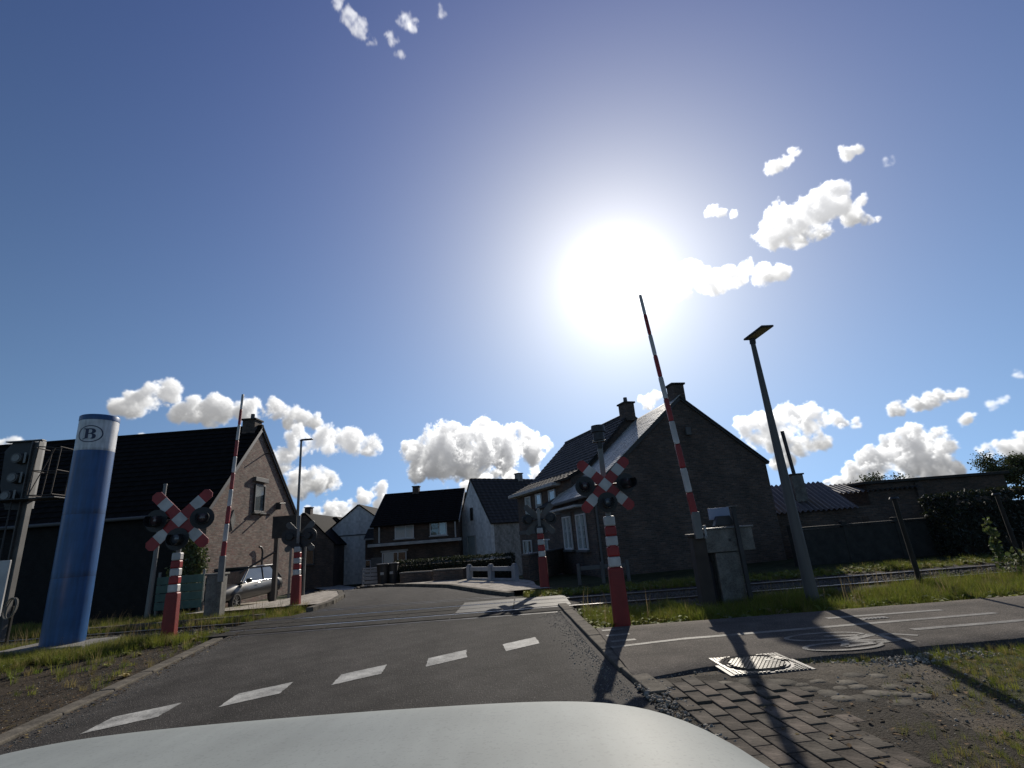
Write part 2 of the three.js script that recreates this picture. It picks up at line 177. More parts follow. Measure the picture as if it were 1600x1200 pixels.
const M = {
  gritLight: std({ color: C(0.2, 0.19, 0.17), roughness: 0.9 }),
  asphalt: matte({ map: T_asphalt, bumpMap: T_asphalt_h, bumpScale: 0.012, roughness: 0.9, vertexColors: true }),
  path: matte({ map: T_path, bumpMap: T_asphalt_h, bumpScale: 0.008, vertexColors: true }),
  pavement: matte({ color: C(0.6, 0.55, 0.48), map: T_concrete, bumpMap: T_concrete_h, bumpScale: 0.004 }),
  kerb: matte({ color: C(0.2, 0.18, 0.15), map: T_concrete, bumpMap: T_concrete_h, bumpScale: 0.006 }),
  ground: matte({ map: T_dirt, bumpMap: T_dirt_h, bumpScale: 0.02, vertexColors: true, roughness: 0.95 }),
  paint: matte({ color: C(0.6, 0.6, 0.57), map: T_concrete, roughness: 0.6, bumpMap: T_asphalt_h, bumpScale: 0.003 }),
  paintOld: matte({ color: C(0.3, 0.29, 0.27), map: T_concrete, roughness: 0.7, bumpMap: T_asphalt_h, bumpScale: 0.003 }),
  pavers: [0.1, 0.118, 0.085, 0.13].map((v, i) => matte({ color: C(v * 1.38 * (1 + 0.02 * i), v * 1.22, v * 1.02), map: T_concrete, bumpMap: T_concrete_h, bumpScale: 0.006 })),
  stone: [0.15, 0.19, 0.12].map((v) => matte({ color: C(v * 1.1, v, v * 0.82), map: T_concrete, bumpMap: T_concrete_h, bumpScale: 0.008 })),
  iron: std({ color: C(0.085, 0.08, 0.076), map: T_wear, roughness: 0.6, metalness: 0.3 }),
  ironLit: std({ color: C(0.22, 0.215, 0.205), map: T_wear, roughness: 0.4, metalness: 0.85 }),
  rail: std({ color: C(0.12, 0.09, 0.07), map: T_wear, roughness: 0.75, metalness: 0.3 }),
  railTop: std({ color: C(0.55, 0.54, 0.53), roughness: 0.3, metalness: 0.95 }),
  sleeper: std({ color: C(0.04, 0.034, 0.028), map: T_concrete, roughness: 0.9 }),
  ballast: std({ color: C(0.085, 0.077, 0.068), roughness: 0.9 }),
  panelDark: matte({ color: C(0.055, 0.052, 0.048), map: T_concrete, bumpMap: T_asphalt_h, bumpScale: 0.006 }),
  litter: matte({ color: C(1, 1, 1) }),
  panel: new THREE.MeshPhysicalMaterial({ specularIntensity: 0.55, color: C(0.07, 0.066, 0.06), map: T_concrete, bumpMap: T_concrete_h, bumpScale: 0.005, roughness: 0.68 }),
  white: std({ color: C(0.62, 0.6, 0.57), map: T_wear, roughness: 0.45 }),
  red: std({ color: C(0.36, 0.018, 0.018), map: T_wear, roughness: 0.42 }),
  redPost: std({ color: C(0.28, 0.022, 0.018), map: T_wear, roughness: 0.5 }),
  black: std({ color: C(0.018, 0.018, 0.019), roughness: 0.5 }),
  blackShiny: std({ color: C(0.02, 0.02, 0.021), roughness: 0.28 }),
  galv: std({ color: C(0.24, 0.235, 0.225), map: T_wear, roughness: 0.5, metalness: 0.45 }),
  greyPaint: std({ color: C(0.125, 0.12, 0.113), map: T_wear, roughness: 0.55, metalness: 0.1 }),
  darkSteel: std({ color: C(0.06, 0.06, 0.062), map: T_wear, roughness: 0.55, metalness: 0.3 }),
  rust: std({ color: C(0.07, 0.055, 0.045), map: T_wear, roughness: 0.8 }),
  lens: new THREE.MeshPhysicalMaterial({ color: C(0.10, 0.10, 0.105), roughness: 0.12, clearcoat: 0.6 }),
  lensRed: new THREE.MeshPhysicalMaterial({ color: C(0.10, 0.055, 0.05), roughness: 0.15, clearcoat: 0.6 }),
  blue: new THREE.MeshPhysicalMaterial({ color: C(0.013, 0.085, 0.25), map: T_streak, roughness: 0.36, clearcoat: 0.15, clearcoatRoughness: 0.3 }),
  pillarWhite: new THREE.MeshPhysicalMaterial({ color: C(0.72, 0.72, 0.72), map: T_streak, roughness: 0.4, clearcoat: 0.3, clearcoatRoughness: 0.3 }),
  navy: std({ color: C(0.02, 0.028, 0.075), roughness: 0.45 }),
  concreteGrey: std({ color: C(0.27, 0.26, 0.24), map: T_concrete, bumpMap: T_concrete_h, bumpScale: 0.004 }),
  concreteDark: std({ color: C(0.05, 0.047, 0.043), map: T_concrete, bumpMap: T_concrete_h, bumpScale: 0.004 }),
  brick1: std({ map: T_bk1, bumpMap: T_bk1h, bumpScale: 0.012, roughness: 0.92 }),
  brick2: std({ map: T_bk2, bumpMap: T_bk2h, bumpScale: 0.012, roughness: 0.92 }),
  brick3: std({ color: C(0.85, 0.8, 0.75), map: T_bk2, bumpMap: T_bk2h, bumpScale: 0.012, roughness: 0.92 }),
  tileDark: new THREE.MeshPhysicalMaterial({ color: C(0.016, 0.0135, 0.012), map: T_concrete, roughness: 0.9, specularIntensity: 0.25 }),
  tileBrown: std({ color: C(0.05, 0.042, 0.036), map: T_concrete, roughness: 0.75 }),
  slate: [0.62, 0.72, 0.5].map((v) => std({ color: C(v, v * 0.97, v * 0.9), map: T_concrete, roughness: 0.5 })),
  slateDark: std({ color: C(0.03, 0.028, 0.027), map: T_concrete, roughness: 0.7 }),
  corrugated: std({ color: C(0.1, 0.085, 0.075), map: T_concrete, roughness: 0.5 }),
  render: std({ color: C(0.78, 0.775, 0.77), map: T_wear, bumpMap: T_concrete_h, bumpScale: 0.004, roughness: 0.9 }),
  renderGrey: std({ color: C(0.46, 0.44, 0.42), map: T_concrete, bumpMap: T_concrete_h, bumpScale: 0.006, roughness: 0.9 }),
  trim: std({ color: C(0.5, 0.485, 0.46), map: T_wear, roughness: 0.6 }),
  trimGrey: std({ color: C(0.13, 0.125, 0.12), map: T_wear, roughness: 0.7 }),
  frame: std({ color: C(0.62, 0.62, 0.62), roughness: 0.45 }),
  frameDark: std({ color: C(0.035, 0.03, 0.028), roughness: 0.5 }),
  curtain: std({ color: C(0.58, 0.58, 0.58), roughness: 0.95 }),
  shadeWall: std({ color: C(0.02, 0.018, 0.016), map: T_concrete, bumpMap: T_bk2h, bumpScale: 0.01, roughness: 0.95 }),  // brick wall in shade, the shade put into a near-black colour
  inside: std({ color: C(0.02, 0.02, 0.022), roughness: 0.95 }),
  pane: new THREE.MeshPhysicalMaterial({ color: C(0.92, 0.95, 0.95), roughness: 0.02, transmission: 1, thickness: 0, ior: 1.5 }),
  carPaint: new THREE.MeshPhysicalMaterial({ color: C(0.012, 0.0115, 0.012), metalness: 0.1, roughness: 0.4, clearcoat: 0.6, clearcoatRoughness: 0.08 }),
  carGlass: new THREE.MeshPhysicalMaterial({ color: C(0.03, 0.035, 0.037), roughness: 0.03, clearcoat: 1 }),
  chrome: std({ color: C(0.7, 0.7, 0.7), roughness: 0.15, metalness: 1 }),
  tyre: std({ color: C(0.02, 0.02, 0.02), roughness: 0.9 }),
  bonnet: new THREE.MeshPhysicalMaterial({ color: C(0.29, 0.315, 0.305), map: T_dust, roughness: 0.75, clearcoat: 0.1, clearcoatRoughness: 0.3, specularIntensity: 0.4 }),
  bark: std({ color: C(0.06, 0.05, 0.04), map: T_concrete, bumpMap: T_concrete_h, bumpScale: 0.01, roughness: 0.95 }),
  leaf: new THREE.MeshPhysicalMaterial({ color: C(0.07, 0.09, 0.03), roughness: 0.9, transmission: 0.35, thickness: 0, vertexColors: true }),
  grass: new THREE.MeshPhysicalMaterial({ color: C(1, 1, 1), roughness: 0.9, specularIntensity: 0.3, transmission: 0.42, thickness: 0 }),
  green: std({ color: C(0.09, 0.16, 0.13), map: T_wear, roughness: 0.6 }),
  fenceBlue: std({ color: C(0.33, 0.34, 0.36), map: T_wear, roughness: 0.8 }),
  ledPanel: std({ color: C(0.42, 0.4, 0.24), map: T_wear, roughness: 0.35 }),
};
// ------------------------------------------------------------------ terrain: level at the crossing, falling away behind it
function drop(z) { const t = -z - 20.5; if (t < 0) return 0; if (t < 3) return -0.0115 * t * t; if (t < 17) return -0.1035 - 0.069 * (t - 3); if (t < 21) { const q = t - 17; return -1.0695 - 0.069 * q + 0.0086 * q * q; } return -1.208; }
function terrain(x, z) { const left = 1 - sstep(-10.5, -7.5, x); return drop(z) - left * 0.3 * sstep(-15.5, -22, z) * (1 - sstep(-26, -36, z)); }
// a sheet between two edge curves, draped over the terrain; zs runs away from the camera
function sheet(zs, xl, xr, cols, lift, colour) {
  const P = [], U = [], I = [], K = [], n = cols + 1;
  zs.forEach((z) => { const a = xl(z), b = xr(z); for (let i = 0; i <= cols; i++) { const x = mix(a, b, i / cols), y = terrain(x, z) + (typeof lift === 'function' ? lift(x, z) : lift); P.push(x, y, z); U.push(x, z); if (colour) K.push(...colour(x, z)); } });
  for (let j = 0; j < zs.length - 1; j++) for (let i = 0; i < cols; i++) { const a = j * n + i, b = a + 1, c = a + n, d = c + 1; I.push(a, b, d, a, d, c); }
  const g = new THREE.BufferGeometry(); g.setAttribute('position', new THREE.Float32BufferAttribute(P, 3)); g.setAttribute('uv', new THREE.Float32BufferAttribute(U, 2)); if (colour) g.setAttribute('color', new THREE.Float32BufferAttribute(K, 3)); g.setIndex(I); g.computeVertexNormals(); return g;
}
const span = (a, b, n) => Array.from({ length: n + 1 }, (_, i) => a + (b - a) * i / n);
const curve = (pts) => (z) => { if (z >= pts[0][1]) return pts[0][0]; for (let i = 0; i < pts.length - 1; i++) { const [x0, z0] = pts[i], [x1, z1] = pts[i + 1]; if (z <= z0 && z >= z1) return mix(x0, x1, (z - z0) / (z1 - z0)); } return pts[pts.length - 1][0]; };
const roadL = curve([[-4.0, 4], [-5.05, -5.41], [-5.62, -8.4], [-6.25, -11.6], [-6.3, -12.2], [-6.2, -14], [-5.95, -15], [-5.9, -16.5], [-6.25, -18.5], [-7.0, -20.4], [-8.3, -21.8], [-10, -23.4], [-11.8, -28.5], [-14, -34], [-20, -44], [-34, -60]]);
const roadR = curve([[1.05, 4], [1.0, -5.3], [0.9, -6.6], [0.62, -12.36], [0.3, -13.5], [-0.06, -14.1], [-0.5, -14.9], [-1.3, -16.2], [-2.83, -19.3], [-6.0, -22.7], [-7.9, -25.3], [-10.5, -31], [-14, -38], [-19, -46], [-29, -60]]);
const trackZ = [-12.05, -13.49];

const apron = (x, z) => 0.034 * sstep(0.85, 1.1, x) * sstep(-4.5, -5.6, z) * sstep(-6.4, -6.0, z) * sstep(4.2, 2.8, x);
// the ground: one sheet out to the horizon; soil, ballast shoulders, garden earth
const moss = (x, z) => sstep(0.36, 0.58, fbm(x * 0.9 + 3, z * 0.9, 5)) * sstep(2.7, 3.7, x + 0.55 * (z + 5) + 0.9 * (fbm(x * 2 + 7, z * 2, 3) - 0.5));
function soil(x, z) {
  const n = fbm(x * 0.7, z * 0.7, 4), m = fbm(x * 3.1 + 9, z * 3.1, 4);
  let c = [0.09, 0.073, 0.054];
  if (z > -8.8 && x > 0.8) { const k = moss(x, z); c = [mix(0.118, 0.058, k), mix(0.1, 0.066, k), mix(0.076, 0.02, k)]; const red = sstep(0.55, 0.75, fbm(x * 1.3 + 31, z * 1.3, 3)); c = [c[0] * (1 + 0.14 * red), c[1], c[2] * (1 - 0.1 * red)]; }
  else if (x < -4 && z > -12.4) { const k = sstep(0.5, -0.4, z + 12 + 0.75 * (x + 6.2) + (m - 0.5) * 1.5); c = [mix(0.062, 0.045, k), mix(0.049, 0.046, k), mix(0.035, 0.018, k)]; }
  else if (z > -11.2 && x > 0.4) c = [0.07, 0.075, 0.03];
  else if (z > -14.6) c = [0.085, 0.075, 0.066];
  else if (z > -60) { c = [0.07, 0.075, 0.035]; }
  const b = 0.75 + 0.5 * n; return c.map((q) => q * b * (0.85 + 0.3 * m));
}
{
  const zs = [260, 120, 60, 30, ...span(14, -2, 16), ...span(-2.25, -18, 63), ...span(-18.5, -50, 63), -60, -90, -150, -300, -800];
  const xsN = 150, P = [], U = [], K = [], I = [];
  const xs = [-900, -300, -120, -70, -50, ...span(-40, -12, 28), ...span(-11.7, 9, 69), ...span(9.5, 40, 61), 60, 100, 300, 900];
  zs.forEach((z) => xs.forEach((x) => { P.push(x, terrain(x, z) - 0.045 + 0.037 * sstep(0.8, 1.05, x) * sstep(-6.3, -5.7, z) * sstep(4, 0, z) + apron(x, z) + 0.015 * Math.exp(-Math.pow((x - 2.4) / 0.7, 2) - Math.pow((z + 5.75) / 0.4, 2)) + (Math.abs(x) < 40 && z > -14 && z < 0 ? 0.03 * (fbm(x * 1.7, z * 1.7, 3) - 0.5) : 0), z); U.push(x, z); K.push(...soil(x, z)); }));
  const n = xs.length; for (let j = 0; j < zs.length - 1; j++) for (let i = 0; i < n - 1; i++) { const a = j * n + i; I.push(a, a + 1, a + n + 1, a, a + n + 1, a + n); }
  const g = new THREE.BufferGeometry(); g.setAttribute('position', new THREE.Float32BufferAttribute(P, 3)); g.setAttribute('uv', new THREE.Float32BufferAttribute(U, 2)); g.setAttribute('color', new THREE.Float32BufferAttribute(K, 3)); g.setIndex(I); g.computeVertexNormals();
  struct('ground', g, M.ground);
}
const zNear = [6, 3, 1, 0, ...span(-0.5, -22, 86), ...span(-22.5, -46, 48), -50, -55, -60];
// the asphalt road: worn wheel tracks, patches, darker joints at the rails
struct('road', sheet(zNear, (z) => roadL(z) - 0.04, (z) => roadR(z) + 0.04, 44, 0.0, (x, z) => {
  let b = 0.95 + 0.55 * (fbm(x * 0.5, z * 0.35, 4) - 0.5) + 0.3 * (fbm(x * 3, z * 3, 3) - 0.5);
  const c = (roadL(z) + roadR(z)) / 2; for (const w of [-2.4, -0.9, 0.9, 2.3]) b *= 1 - 0.12 * Math.exp(-Math.pow((x - c - w) / 0.3, 2));
  if (z < -10.7 && z > -15.4) b *= 0.66 + 0.25 * fbm(x * 0.9, z * 6, 3);
  b *= mix(1, 1.22, sstep(-15.5, -18, z));
  const e = Math.min(x - roadL(z), roadR(z) - x); if (e < 0.45) b *= mix(1.25, 1, e / 0.45) * (0.9 + 0.2 * fbm(x * 9, z * 9, 2));
  return [b * 1.02, b, b * 0.98];
}), M.asphalt);
// a patched crack line and tar seams across the road
{
  const seams = []; const r = rng(8);
  for (const z of [-11.25, -11.5, -14.75, -15.1]) { const p = []; for (let i = 0; i <= 24; i++) { const t = i / 24, zz = z + 0.06 * (fbm(t * 9 + z, 3, 3) - 0.5); p.push([mix(roadL(z) + 0.1, roadR(z) - 0.1, t), zz]); } for (let i = 0; i < 24; i++) { const w = 0.02 + 0.025 * r(); seams.push(quad([p[i][0], 0.0045, p[i][1] + w], [p[i + 1][0], 0.0045, p[i + 1][1] + w], [p[i + 1][0], 0.0045, p[i + 1][1] - w], [p[i][0], 0.0045, p[i][1] - w])); } }
  struct('road_seam', seams, M.black);
}
// white blocks of the cycle crossing, across the road
{
  const g = structGroup('crossing_marking');
  const A = [-4.21, -6.0], B = [-0.16, -8.28], r = rng(3);
  const ang = [0.55, -0.27], un = Math.hypot(...ang), ax = ang.map((q) => q / un);
  for (let i = 0; i < 5; i++) {
    const t = i / 4, cx = mix(A[0], B[0], t), cz = mix(A[1], B[1], t), e = [0.47, -0.36], d = [-0.06, -0.5], hw = 0.5;
    const pt = (s, q) => [cx + e[0] * s * 0.52 + d[0] * q * hw, 0.004 + 0.0005 * r(), cz + e[1] * s * 0.52 + d[1] * q * hw];
    const ring = []; const N = 14; for (const [a, b, c, f] of [[-1, -1, 1, -1], [1, -1, 1, 1], [1, 1, -1, 1], [-1, 1, -1, -1]]) for (let k = 0; k < N; k++) { const s = mix(a, c, k / N) + 0.05 * (r() - 0.5), q = mix(b, f, k / N) + 0.05 * (r() - 0.5); ring.push(pt(s, q)); }
    const P = [], U = [], I = [], m = pt(0, 0); P.push(...m); U.push(m[0], m[2]); ring.forEach((p) => { P.push(p[0], m[1], p[2]); U.push(p[0], p[2]); }); for (let k = 0; k < ring.length; k++) I.push(0, 1 + k, 1 + (k + 1) % ring.length);
    const gg = new THREE.BufferGeometry(); gg.setAttribute('position', new THREE.Float32BufferAttribute(P, 3)); gg.setAttribute('uv', new THREE.Float32BufferAttribute(U, 2)); gg.setIndex(I); gg.computeVertexNormals();
    part('painted_block', gg, M.paint, g);
  }
}
// cycle path: asphalt slab a little above the earth beside it
const pathN = (x) => -8.76 + 0.05 * (fbm(x * 1.3, 2, 3) - 0.5), pathS = (x) => -5.8 - 0.28 * sstep(1.0, 1.9, x) - 0.06 * Math.max(0, x - 2) + 0.07 * (fbm(x * 2.5, 7, 4) - 0.5);
{
  const xs = [...span(1.02, 12, 110), ...span(12.5, 40, 55)], P = [], U = [], K = [], I = [];
  const row = (f) => { const s = P.length / 3; xs.forEach((x) => { const [z, y] = f(x); P.push(x, y, z); U.push(x, z + y); const b = 0.95 + 0.5 * (fbm(x * 0.8, z * 1.2 + 5, 4) - 0.5); K.push(b * 1.03, b, b * 0.97); }); return s; };
  const rows = []; rows.push(row((x) => [pathN(x) - 0.03, -0.05])); for (let k = 0; k <= 8; k++) rows.push(row((x) => [mix(pathN(x), pathS(x), k / 8), 0.055 - (k === 8 ? 0.01 : 0)])); rows.push(row((x) => [pathS(x) + 0.03, -0.05]));
  for (let j = 0; j < rows.length - 1; j++) for (let i = 0; i < xs.length - 1; i++) { const a = rows[j] + i, c = rows[j + 1] + i; I.push(a, c, c + 1, a, c + 1, a + 1); }
  const g = new THREE.BufferGeometry(); g.setAttribute('position', new THREE.Float32BufferAttribute(P, 3)); g.setAttribute('uv', new THREE.Float32BufferAttribute(U, 2)); g.setAttribute('color', new THREE.Float32BufferAttribute(K, 3)); g.setIndex(I); g.computeVertexNormals();
  struct('cycle_path', g, M.path);
}
{
  const g = structGroup('cycle_path_marking'), Y = 0.0588;
  const strip = (pts, w) => { const out = []; const n = pts.length; for (let i = 0; i < n - 1; i++) { const [x0, z0] = pts[i], [x1, z1] = pts[i + 1], L = Math.hypot(x1 - x0, z1 - z0), nx = -(z1 - z0) / L * w / 2, nz = (x1 - x0) / L * w / 2; out.push(quad([x0 + nx, Y, z0 + nz], [x1 + nx, Y, z1 + nz], [x1 - nx, Y, z1 - nz], [x0 - nx, Y, z0 - nz], [x0, z0 + w, x1, z1 + w, x1, z1, x0, z0 + w, x1, z1, x0, z0])); } return join(out); };
  const line = (a, b, w, n = 10) => strip(span(0, 1, n).map((t) => [mix(a[0], b[0], t), mix(a[1], b[1], t) + 0.012 * (fbm(t * 12 + a[0], 1, 2) - 0.5)]), w);
  part('painted_line', line([1.02, -7.3], [2.0, -7.48], 0.1), M.paintOld, g); part('painted_line', line([2.0, -7.48], [6.3, -7.6], 0.115, 20), M.paintOld, g);
  part('painted_line', line([4.3, -8.12], [5.95, -8.09], 0.11), M.paintOld, g); part('painted_line', line([4.72, -7.0], [6.1, -7.04], 0.12), M.paintOld, g); part('painted_line', line([6.1, -7.0], [11, -7.2], 0.2), M.paintOld, g);
  for (const z of [-8.5, -8.08, -7.66]) part('painted_line', line([1.08, z], [1.42, z - 0.02], 0.11, 3), M.paintOld, g);
  // bicycle sign, upright for someone riding along the path
  const ell = (cx, cz, rx, rz, w) => { const p = span(0, 1, 36).map((t) => [cx + rx * Math.cos(t * 2 * Math.PI), cz + rz * Math.sin(t * 2 * Math.PI)]); return strip(p, w); };
  const bike = [ell(3.62, -7.0, 0.46, 0.2, 0.06), ell(3.52, -6.45, 0.42, 0.18, 0.06)];
  for (const [a, b] of [[[3.62, -7.0], [4.35, -6.86]], [[4.35, -6.86], [4.55, -6.68]], [[4.2, -6.9], [3.72, -6.7]], [[3.72, -6.7], [3.52, -6.42]], [[3.52, -6.42], [4.18, -6.52]], [[4.18, -6.52], [4.2, -6.9]], [[3.72, -6.7], [4.28, -6.52]], [[4.28, -6.62], [4.3, -6.42]]]) bike.push(line(a, b, 0.08, 3));
  part('bicycle_symbol', bike, M.paintOld, g);
  part('gully_cover', [bx(0.36, 0.012, 0.12, 4.81, 0.055, -7.86), ...span(-0.13, 0.13, 5).map((q) => bx(0.03, 0.006, 0.1, 4.81 + q, 0.063, -7.86))], M.darkSteel, g);
}
// kerbs, stone by stone
function kerbRow(name, pts, w, top, lens, seed) {
  const g = structGroup(name), r = rng(seed), geos = [0, 1, 2].map((k) => rb(lens * (0.985), 0.2, w, 0.018)); let carry = 0;
  for (let i = 0; i < pts.length - 1; i++) { const a = pts[i], b = pts[i + 1], L = Math.hypot(b[0] - a[0], b[1] - a[1]), ang = Math.atan2(-(b[1] - a[1]), b[0] - a[0]); let s = carry + lens / 2; for (; s < L + 0.001; s += lens) { const x = mix(a[0], b[0], s / L), z = mix(a[1], b[1], s / L); const m = part('kerb_stone', geos[Math.floor(r() * 3)], M.kerb, g, x, terrain(x, z) + top - 0.1 + 0.008 * (r() - 0.5), z); m.rotation.set(0, ang + 0.02 * (r() - 0.5), 0); } carry = s - L - lens / 2; }
}
kerbRow('right_kerb', [[0.74, -12.2], [1.02, -6.8], [1.12, -5.75]], 0.2, 0.046, 0.98, 4);
kerbRow('left_kerb', [[-4.2, -0.5], [-5.15, -5.41], [-5.72, -8.4], [-6.36, -11.4]], 0.2, 0.03, 0.98, 5);
kerbRow('far_left_kerb', [[-6.0, -14.9], [-6.0, -16.5], [-6.35, -18.5], [-7.1, -20.4], [-8.35, -21.8], [-10.05, -23.4]], 0.2, 0.11, 0.5, 6);
kerbRow('far_right_kerb', [[-0.45, -14.9], [-1.2, -16.2], [-2.73, -19.3], [-5.9, -22.7], [-7.8, -25.3], [-10.4, -31]], 0.2, 0.1, 0.98, 7);
// pavements beyond the line
struct('left_pavement', sheet([...span(-15.9, -28, 48)], (z) => Math.max(roadL(z) - 4.2, -11.8), (z) => roadL(z) - 0.1, 14, 0.095), M.pavement);
struct('right_pavement', sheet([...span(-15.4, -46, 60)], (z) => roadR(z) + 0.12, (z) => roadR(z) + mix(1.5, 2.6, sstep(-15.5, -19, z)), 8, 0.09), M.pavement);
// concrete panels between and beside the rails
{
  const g = structGroup('level_crossing'), r = rng(12);
  const rows = [[-11.98, -11.42], [-13.38, -12.78], [-12.74, -12.16], [-14.12, -13.56]];
  const x0 = (z) => roadL(z) + 0.05, x1 = (z) => Math.min(roadR(z), 0.62) + 0.3;
  rows.forEach(([za, zb], k) => { const n = 6, X = span(-6.9, 0.95, n); for (let i = 0; i < n; i++) { const w = (X[1] - X[0]) - 0.025; const m = part('concrete_panel', rb(w, 0.12, zb - za - 0.02, 0.004), X[i] < -1.8 || k === 0 ? M.panelDark : M.panel, g, (X[i] + X[i + 1]) / 2, -0.052 + 0.003 * r(), (za + zb) / 2); m.rotation.z = 0.002 * (r() - 0.5); } });
}
// the railway line
{
  const t = thing('railway_track', 'single railway line with two steel rails crossing the road', 'railway track', 0, 0, -12.77);
  const prof = [[-0.07, -0.14], [0.07, -0.14], [0.07, -0.128], [0.012, -0.11], [0.012, -0.035], [0.034, -0.025], [0.034, -0.004], [-0.034, -0.004], [-0.034, -0.025], [-0.012, -0.035], [-0.012, -0.11], [-0.07, -0.128]];
  for (const z of trackZ) {
    const e = ext(prof, 160).rotateY(Math.PI / 2).translate(-80, 0.006, z + 12.77); const rl = part('rail', e, M.rail, t);
    part('running_surface', rb(160, 0.006, 0.058, 0.002, 0, 0.0045, z + 12.77), M.railTop, rl);
  }
  const sg = [0, 1, 2].map(() => rb(0.24, 0.16, 2.5, 0.02)), r = rng(15);
  for (let x = -34; x < 40; x += 0.62) { if (x > -7.2 && x < 1.2) continue; const m = part('sleeper', sg[Math.floor(r() * 3)], M.sleeper, t, x, -0.2, 0); m.rotation.y = 0.02 * (r() - 0.5); }
}
function stoneGeo(seed, flat = 0.7) { const r = rng(seed), g = new THREE.IcosahedronGeometry(1, 0), p = g.attributes.position, map = {}; for (let i = 0; i < p.count; i++) { const k = [p.getX(i), p.getY(i), p.getZ(i)].map((q) => q.toFixed(3)).join(); map[k] ??= 0.75 + 0.5 * r(); p.setXYZ(i, p.getX(i) * map[k], p.getY(i) * map[k] * flat, p.getZ(i) * map[k]); } g.computeVertexNormals(); return g; }
function scatter(name, geo, mat, list, kind = 'stuff', label, category) { // list of [x,y,z,scale,turn,tiltx,tiltz,colour, yscale]
  const m = new THREE.InstancedMesh(geo, mat, list.length), d = new THREE.Object3D();
  list.forEach((q, i) => { d.position.set(q[0], q[1], q[2]); d.scale.set(q[3], q[3] * (q[8] ?? 1), q[3]); d.rotation.set(q[5] ?? 0, q[4], q[6] ?? 0); d.updateMatrix(); m.setMatrixAt(i, d.matrix); if (q[7]) m.setColorAt(i, q[7]); });
  m.name = numbered(name); m.userData.kind = kind; if (label) { m.userData.label = label; m.userData.category = category; } m.castShadow = m.receiveShadow = true; scene.add(m); return m;
}
{
  const r = rng(21), L = [];
  for (let i = 0; i < 26000; i++) { const left = r() < 0.3, x = left ? -7.4 - r() * 22 : 1.2 + r() * 24, z = -12.77 + (r() + r() - 1) * 2.1; const b = 0.6 + 0.8 * r(); L.push([x, -0.06 - 0.05 * Math.abs(z + 12.77) * 0.3 + 0.02 * r(), z, 0.022 + 0.022 * r(), r() * 6.28, r() * 3, 0, C(b, b * 0.97, b * 0.92)]); }
  scatter('ballast', stoneGeo(2), M.ballast, L, 'stuff', 'grey crushed stone ballast under and beside the rails', 'ballast');
}
// pavers of the drive on the right, laid in running bond; they run out under the soil
{
  const g = structGroup('brick_paving'), r = rng(31), geos = [0, 1, 2].map(() => rb(0.292, 0.08, 0.137, 0.008));
  const bl = 0.302, bw = 0.147; let n = 0; // the long joints run towards the camera
  part('joint_sand', sheet(span(-5.8, -2.6, 30), () => 1.2, (z) => 3.0, 14, (x, z) => -0.002 + apron(x, z), (x, z) => [0.05, 0.042, 0.032]), M.ground, g);
  for (let k = 0; k < 14; k++) for (let i = 0; i < 11 && n < 300; i++) {
    const s = -5.76 + (i + (k % 2 ? 0.5 : 0)) * bl, x = 1.25 + k * bw + 0.09 * (s + 5.76), z = s + bl / 2;
    const edge = 2.75 - 0.25 * (z + 4) + 0.35 * (fbm(z * 2, 3, 3) - 0.5) - (z > -4.6 ? 0 : (-4.6 - z) * 1.1);
    if (x > edge || z > -3.1 || (x > 1.75 && z < -5.5 + 0.3 * (x - 1.8)) || (r() < 0.03 && x > 1.7)) continue; n++;
    const m = part('paver', geos[n % 3], M.pavers[Math.floor(r() * 4)], g, x, apron(x, z) - 0.026 - 0.03 * sstep(2.0, 2.7, x) + 0.007 * (r() - 0.5) + 0.014 * (fbm(x * 2, z * 2, 2) - 0.5), z); m.rotation.set(0.02 * (r() - 0.5), Math.PI / 2 + 0.09 + 0.015 * (r() - 0.5), 0.02 * (r() - 0.5));
  }
}
// broken cobbles where the paving gives out
{
  const g = structGroup('loose_cobbles'), r = rng(33);
  const spots = [[2.7, -5.16, 0.1], [2.46, -5.17, 0.1], [3.08, -4.93, 0.09], [2.86, -5.14, 0.09], [2.58, -4.92, 0.1], [2.56, -5.06, 0.13], [2.82, -5.28, 0.11], [3.0, -5.46, 0.12], [2.72, -4.88, 0.12], [2.92, -5.0, 0.13], [2.96, -4.76, 0.14], [3.12, -5.1, 0.1], [2.62, -5.36, 0.09], [3.2, -4.86, 0.1], [2.3, -5.42, 0.15], [2.06, -5.5, 0.14], [1.82, -5.52, 0.13], [3.2, -5.42, 0.09], [3.36, -5.22, 0.08], [2.44, -5.3, 0.08]];
  for (const [x, z, s] of spots) { const a = [], n = 7, o = r() * 6; for (let k = 0; k < n; k++) { const q = s * (0.8 + 0.35 * r()), t = o + k / n * 6.283; a.push([Math.cos(t) * q * 1.15, Math.sin(t) * q * 0.85]); } const cg = new THREE.IcosahedronGeometry(1, 2), cp = cg.attributes.position; for (let q = 0; q < cp.count; q++) { const px = cp.getX(q), py = cp.getY(q), pz = cp.getZ(q), w = 0.8 + 0.45 * fbm(px * 1.1 + o + 5, pz * 1.1 + py + 5, 2); cp.setXYZ(q, Math.sign(px) * Math.pow(Math.abs(px), 0.75) * s * w * 1.0, Math.sign(py) * Math.pow(Math.abs(py), 0.6) * 0.03, Math.sign(pz) * Math.pow(Math.abs(pz), 0.75) * s * w * 0.8); } cg.computeVertexNormals(); const m = part('cobble', uvm(cg), M.stone[Math.floor(r() * 3)], g, x, apron(x, z) - 0.03 + 0.008 * r(), z); m.rotation.set(0.1 * (r() - 0.5), 0, 0.1 * (r() - 0.5)); }
}
